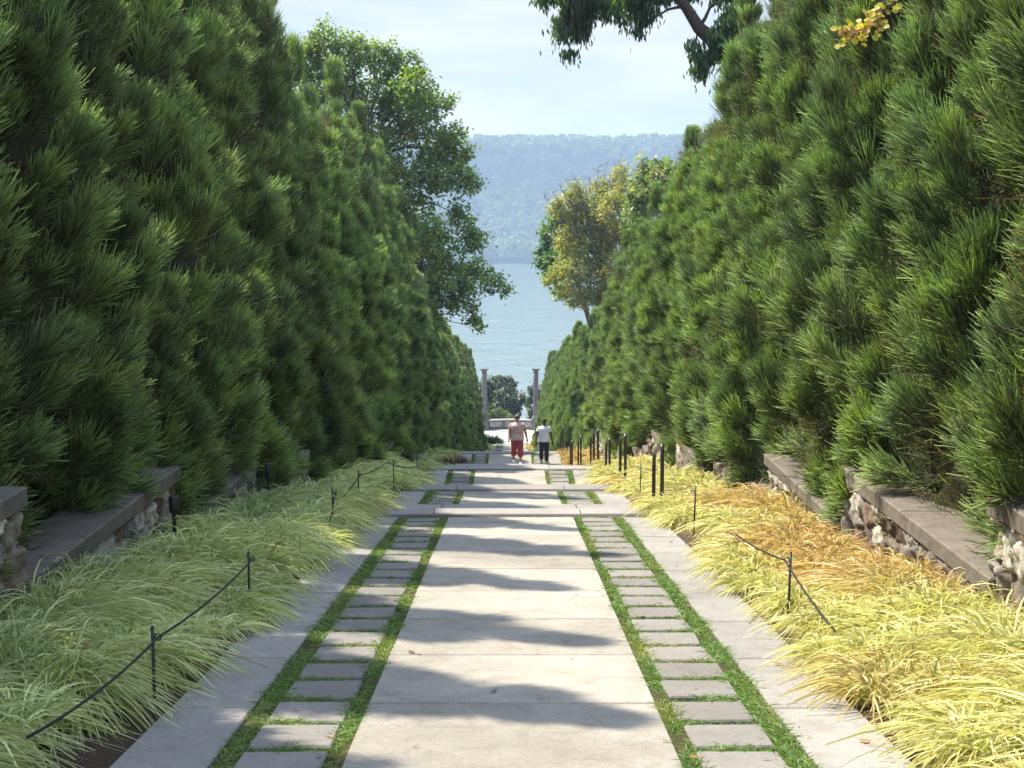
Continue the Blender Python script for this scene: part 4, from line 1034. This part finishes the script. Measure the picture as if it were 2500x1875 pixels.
lb = [plain('dry_leaf_%s' % n, c, .8, var=.3) for n, c in (('brown', (.13, .07, .035)), ('rust', (.30, .12, .04)), ('grey', (.20, .16, .12)))]
def at(x, y):
    a = math.atan((y - 829.5) / 3100) + PITCH; D = 1.7 / (math.tan(a) - .1080); zc = D * math.cos(PITCH) + (D * math.tan(a)) * math.sin(PITCH); return ((x - 1100.5) / 3100 * zc - .03, D)
for (ux, uy, s, c, lab) in ((889, 1411, .085, 0, 'curled dark brown leaf lying at the left edge of the centre slabs'), (905, 1414, .06, 2, 'small grey dry leaf next to the dark curled leaf on the centre slabs'),
        (1868, 1604, .09, 1, 'rusty leaf at the right bed edge near the bottom of the view'), (1630, 1333, .07, 0, 'dark leaf beside the yellow grass at the right path edge'),
        (1440, 1126, .09, 1, 'brown leaf on the right side slabs above the first step'), (1448, 1172, .08, 0, 'dark twiggy leaf on the right side slabs'), (938, 1161, .10, 1, 'rust brown leaf on the inner turf of the left ladder, far up'),
        (715, 1594, .05, 1, 'small reddish leaf on the left side slabs'), (1680, 1436, .07, 1, 'reddish leaf lying on a paving stone of the right ladder'), (1532, 1216, .07, 1, 'rust leaf in the outer turf of the right ladder'),
        (1500, 1659 - 20, .06, 1, 'orange brown leaf at the inner turf of the right ladder, bottom of view'), (1502, 1490, .04, 2, 'tiny grey leaf on the centre slab at its right side'), (560, 1100, .05, 0, 'x')):
    if lab == 'x': continue
    x, y = at(ux, uy); flat_leaf(x, y, s * .75, lb[c], lab, random.uniform(0, 6.28))
def twig(ux, uy, L, rz, label):
    x, y = at(ux, uy); m = MB(); P = [(-L / 2, 0, .004), (-L * .1, .004, .006), (L * .2, -.004, .004), (L / 2, .006, .006)]; m.tube(P, [.0028, .0025, .002, .0012], 5)
    for k in range(9): u = -L * .4 + k * L * .1; m.tube([(u, 0, .004), (u + .012, .014 * (-1) ** k, .008)], .0015, 4)
    o = m.build('fallen_twig', lb[0], None, False, (x, y, ramp_z(RAMPS[0])(y) + .002)); o.rotation_euler = (0, 0, rz); tag(o, label, 'twig')
twig(425, 1489, .11, .15, 'small dark twig lying on the left side slab')
def litter():
    """small dry bits, needles and leaf scraps blown over the slabs"""
    n = 620; x = rng.uniform(-1.7, 1.7, n); y = rng.uniform(2.5, 17.0, n) ; z0 = .864 - .108 * (y + 8)
    rz = rng.uniform(0, 6.28, n); P = np.stack([x, y, z0 + .006], -1); D = np.stack([np.cos(rz), np.sin(rz), -.1 * np.sin(rz)], -1)
    c = np.array([[.16, .10, .055]]) * rng.uniform(.5, 1.8, (n, 1))
    big = rng.random(n) < .2
    V, F, C = ribbons(P, D, np.stack([rng.normal(size=n) * .3, rng.normal(size=n) * .3, np.full(n, .15)], -1), np.where(big, rng.uniform(.02, .05, n), rng.uniform(.008, .03, n)), np.where(big, rng.uniform(.008, .02, n), .003), 2, c, c, roll=np.tile(np.array([[0, 0, 1.0]]), (n, 1)))
    tag(link('leaf_litter', np_mesh('leaf_litter', V, F, M['blade'], C)), 'tiny dry scraps of leaf and twig scattered over the paving', 'litter', kind='stuff')
litter()
# ================================================================== PEOPLE
def join_remesh(m, name, mat, parent, vox=.009, smooth_it=4, tint=None):
    o = m.build(name, mat, parent, True)
    r = o.modifiers.new('Remesh', 'REMESH'); r.mode = 'VOXEL'; r.voxel_size = vox; r.use_smooth_shade = True
    s = o.modifiers.new('Smooth', 'SMOOTH'); s.iterations = smooth_it; s.factor = .5
    return o
def V3(*a): return Vector(a)
def hand(m, w, d, side, sc=1.0):
    """w wrist, d direction the hand hangs, side (+1/-1) where the thumb points (front)"""
    d = d.normalized(); f = Vector((0, -1, 0)); f = (f - d * f.dot(d)).normalized(); n = d.cross(f)
    m.tube([w, w + d * .045, w + d * .085], [(.020, .026), (.017, .040), (.014, .040)], 10, up=n[:])
    for k, L in enumerate((.062, .072, .068, .052)):
        b = w + d * .080 + f * (.030 - .020 * k); c = n * (.012 * side)
        m.tube([b, b + d * L * .45 + c * .4, b + d * L * .8 + c * 1.2, b + d * L + c * 2.2], [.0095, .009, .0085, .006], 7)
    b = w + d * .03 + f * .026; m.tube([b, b + f * .020 + d * .022, b + f * .028 + d * .05, b + f * .026 + d * .068], [.012, .0105, .0095, .007], 7)
def ring_tube(m, rings, n=20):
    """rings: (x, y, z, rx, ry) ; horizontal rings"""
    V = []; F = []
    for x, y, z, rx, ry in rings:
        for k in range(n):
            a = 2 * math.pi * k / n; ca, sa = math.cos(a), math.sin(a)
            V.append((x + rx * (abs(ca) ** .85) * (1 if ca > 0 else -1), y + ry * (abs(sa) ** .85) * (1 if sa > 0 else -1), z))
    for i in range(len(rings) - 1):
        for k in range(n):
            l = (k + 1) % n; F.append((i * n + k, i * n + l, (i + 1) * n + l, (i + 1) * n + k))
    F.append(tuple(range(n - 1, -1, -1))); F.append(tuple((len(rings) - 1) * n + k for k in range(n))); m.add(V, F)

def skin_mat(name, c):
    m, nt, out = new_mat(name); p = N(nt, 'ShaderNodeBsdfPrincipled'); p.inputs['Base Color'].default_value = rgb(*c); p.inputs['Roughness'].default_value = .5; p.inputs['Subsurface Weight'].default_value = .08
    g = N(nt, 'ShaderNodeTexCoord'); n = N(nt, 'ShaderNodeTexNoise'); n.inputs['Scale'].default_value = 9
    nt.links.new(g.outputs['Object'], n.inputs['Vector']); r = ramp(nt, [(.3, [x * .85 for x in c]), (.7, [x * 1.12 for x in c])]); nt.links.new(n.outputs['Fac'], r.inputs[0]); nt.links.new(r.outputs[0], p.inputs['Base Color'])
    nt.links.new(p.outputs[0], out.inputs[0]); return m
def cloth(name, c, pattern=None, folds=.01):
    m, nt, out = new_mat(name); p = N(nt, 'ShaderNodeBsdfPrincipled'); p.inputs['Roughness'].default_value = .85; p.inputs['Sheen Weight'].default_value = .2
    g = N(nt, 'ShaderNodeTexCoord'); mp = N(nt, 'ShaderNodeMapping'); mp.inputs['Scale'].default_value = (9, 9, 4); nt.links.new(g.outputs['Object'], mp.inputs[0])
    n = N(nt, 'ShaderNodeTexNoise'); n.inputs['Scale'].default_value = 1.2; n.inputs['Detail'].default_value = 3; nt.links.new(mp.outputs[0], n.inputs['Vector'])
    b = N(nt, 'ShaderNodeBump'); b.inputs['Distance'].default_value = folds; nt.links.new(n.outputs['Fac'], b.inputs['Height']); nt.links.new(b.outputs[0], p.inputs['Normal'])
    if pattern:
        q = N(nt, 'ShaderNodeTexNoise'); q.inputs['Scale'].default_value = pattern[0]; q.inputs['Detail'].default_value = 3; nt.links.new(g.outputs['Object'], q.inputs['Vector'])
        r = ramp(nt, pattern[1]); nt.links.new(q.outputs['Fac'], r.inputs[0]); nt.links.new(r.outputs[0], p.inputs['Base Color'])
    else:
        r = ramp(nt, [(.3, [x * .85 for x in c]), (.7, c)]); nt.links.new(n.outputs['Fac'], r.inputs[0]); nt.links.new(r.outputs[0], p.inputs['Base Color'])
    nt.links.new(p.outputs[0], out.inputs[0]); return m

def person(loc, H, wide, legsep, stride, skin, hairc, shirt, shirt_sleeve, trous, cuff, shoec, label, armout, seed, hem=.80, hairr=1.0):
    root = empty('person', loc); root.scale = (H / 1.65,) * 3
    W = wide
    body = MB()
    # joints (facing -Y, toward the camera, walking up)
    hipz = .86; lf, rf = -stride, stride * .6
    legs = []
    for s, fy, lift in ((-1, stride, .015), (1, -stride, 0.0)):
        hip = V3(s * .085 * W, 0, hipz); knee = V3(s * (.085 + legsep * .5), fy * .55 - .035, .47 + lift); ank = V3(s * (.075 + legsep), fy + .03, .085 + lift); legs.append((s, hip, knee, ank))
        body.tube([hip + V3(0, 0, .04), hip.lerp(knee, .35), hip.lerp(knee, .75), knee, knee.lerp(ank, .3), knee.lerp(ank, .75), ank], [.088 * W, .080 * W, .062 * W, .052, .052, .038, .034], 14)
        body.tube([ank + V3(0, .035, -.035), ank + V3(0, -.03, -.048), ank + V3(0, -.11, -.058), ank + V3(0, -.155, -.064)], [(.030, .036), (.033, .034), (.038, .024), (.030, .016)], 12)
    ring_tube(body, [(0, .01, .78, .13 * W, .10 * W), (0, .005, .88, .175 * W, .125 * W), (0, 0, .98, .160 * W, .112 * W), (0, -.015, 1.08, .150 * W, .108 * W), (0, -.035, 1.20, .165 * W, .115 * W), (0, -.05, 1.30, .172 * W, .105 * W),
                      (0, -.055, 1.355, .150 * W, .080 * W), (0, -.06, 1.395, .085, .062)])
    hc = V3(.0, -.125, 1.54)
    body.tube([V3(0, -.055, 1.36), V3(0, -.075, 1.43), V3(0, -.10, 1.485)], [.058, .052, .052], 14)
    # head, bowed a little toward the steps
    ft = V3(0, -.80, -.60).normalized(); up = V3(0, -.60, .80).normalized()
    body.ball(hc[:], (.080, .096, .114), 18); body.ball((hc + ft * .030 - up * .045)[:], (.056, .062, .064), 14)
    body.ball((hc + ft * .062 - up * .085)[:], (.026, .024, .020), 10)
    body.tube([hc + ft * .084 + up * .022, hc + ft * .108 - up * .018, hc + ft * .088 - up * .026], [.009, .014, .012], 8)
    body.tube([hc + ft * .083 - up * .050 + V3(-.022, 0, 0), hc + ft * .092 - up * .050, hc + ft * .083 - up * .050 + V3(.022, 0, 0)], [.006, .009, .006], 8)
    for s in (-1, 1): body.ball((hc + V3(s * .077, .008, -.006))[:], (.010, .018, .028), 8); body.ball((hc + ft * .072 + up * .040 + V3(s * .03, 0, 0))[:], (.024, .012, .008), 8)
    arms = []
    for s, ao, fy in ((-1, armout[0], -.03), (1, armout[1], .05)):
        sh = V3(s * .172 * W, -.05, 1.295); el = V3(s * (.172 * W + .05 + ao * .45), -.02 + fy * .3, 1.05); wr = V3(s * (.178 * W + .055 + ao), -.09 + fy, .82); arms.append((s, sh, el, wr))
        body.tube([sh + V3(-s * .05, 0, .0), sh, sh.lerp(el, .4), el, el.lerp(wr, .3), wr], [.056, .058 * (W * .5 + .5), .054 * (W * .5 + .5), .044, .043, .029], 12)
        hand(body, wr, wr - el + V3(0, 0, -.08), s)
    join_remesh(body, 'body', skin, root, .0075, 2)
    # hair
    hm = MB(); hm.ball((hc - ft * .022 + up * .030)[:], (.094 * hairr, .100 * hairr, .102 * hairr), 18); hm.ball((hc - ft * .050 - up * .035)[:], (.074, .058, .070), 12)
    rr = random.Random(seed)
    for q in range(60):
        a = rr.uniform(0, 6.28); b = rr.uniform(0, 1); d = (up * b + V3(math.cos(a), 0, 0) * (1 - b * .6) - ft * abs(math.sin(a)) * (1 - b * .4)).normalized(); hm.ball((hc - ft * .018 + up * .028 + d * .082 * hairr)[:], rr.uniform(.014, .024), 6)
    join_remesh(hm, 'hair', hairc, root, .009, 1)
    em = MB()
    for s in (-1, 1):
        e = MB(); e.ball((hc + ft * .080 + up * .020 + V3(s * .029, 0, 0))[:], (.012, .008, .008), 8); e.build('eye', M['iron'], root, True)
    # shirt with sleeves
    sm = MB(); h = hem
    ring_tube(sm, [(0, .0, h, .208 * W, .152 * W), (0, .0, h + .06, .206 * W, .152 * W), (0, -.005, .98, .190 * W, .138 * W), (0, -.02, 1.08, .180 * W, .134 * W), (0, -.04, 1.20, .188 * W, .140 * W), (0, -.055, 1.29, .186 * W, .124 * W),
                   (0, -.055, 1.345, .150 * W, .096 * W), (0, -.056, 1.39, .092, .078)])
    for s, sh, el, wr in arms:
        e = sh.lerp(el, shirt_sleeve); sm.tube([sh + V3(-s * .09, 0, 0), sh + V3(-s * .01, 0, .006), sh.lerp(el, shirt_sleeve * .5), e], [.068, .070, .068, .070], 14)
    join_remesh(sm, 'shirt', shirt, root, .010, 2)
    tm = MB()
    ring_tube(tm, [(0, .01, .74, .15 * W, .12 * W), (0, .008, .82, .187 * W, .142 * W), (0, .003, .90, .185 * W, .135 * W), (0, 0, .97, .168 * W, .120 * W)])
    for s, hip, knee, ank in legs:
        e = knee.lerp(ank, cuff); k = 1.0 if cuff < .8 else .0
        tm.tube([hip + V3(0, 0, .02), hip.lerp(knee, .4), hip.lerp(knee, .8), knee.lerp(e, .3), knee.lerp(e, .75), e], [.108 * W, .100 * W, .088 * W, .080 * W + .008 * k, .076 * W + .014 * k, .066 * W + .010 * k], 14)
    join_remesh(tm, 'trousers', trous, root, .010, 2)
    for s, hip, knee, ank in legs:
        q = MB(); q.tube([ank + V3(0, .055, -.03), ank + V3(0, .0, -.034), ank + V3(0, -.07, -.048), ank + V3(0, -.135, -.060), ank + V3(0, -.165, -.066)], [(.030, .030), (.040, .044), (.045, .036), (.044, .026), (.026, .016)], 14)
        q.box(ank.x - .042, ank.x + .042, ank.y - .17, ank.y + .07, ank.z - .088, ank.z - .062, .006); join_remesh(q, 'shoe', shoec, root, .009, 1)
    if seed == 1:
        s, sh, el, wr = arms[1]; q = MB(); q.tube([wr.lerp(el, .03), wr.lerp(el, .12)], .031, 14); q.build('bracelet', plain('beige_band', (.55, .42, .3), .5), root, True)
    tag(root, label, 'person')
    return root
zp = -6.48
person(((1117 - 1100.5) / 3100 * 48 - .03, 47.45, zp), 1.65, 1.17, .045, .13, skin_mat('fair_skin', (.42, .235, .16)), plain('brown_grey_hair', (.10, .065, .05), .7, var=.5, scale=60, bump=.01),
       cloth('floral_blouse', (.5, .4, .35), (16, [(.28, (.22, .12, .20)), (.42, (.50, .30, .28)), (.52, (.58, .42, .38)), (.62, (.70, .58, .52)), (.72, (.42, .26, .32))])), .42,
       cloth('red_cotton', (.38, .055, .045), folds=.03), .60, plain('white_shoe', (.75, .73, .70), .6), 'woman walking up, head bowed, in floral mauve blouse and red cropped trousers', (.01, .07), 1, hem=.80)
person(((1175 - 1100.5) / 3100 * 48 - .03, 47.45, zp), 1.52, 1.06, .02, .10, skin_mat('dark_skin', (.075, .038, .024)), plain('short_dark_hair', (.055, .035, .022), .9, var=.5, scale=90, bump=.01),
       cloth('white_tee', (.78, .80, .86)), .50, cloth('navy_cotton', (.010, .012, .030), folds=.02), .90, plain('dark_sandal', (.05, .035, .025), .6),
       'person in white T-shirt and long navy trousers beside the woman in red trousers', (.06, .06), 2, hem=.80, hairr=.96)
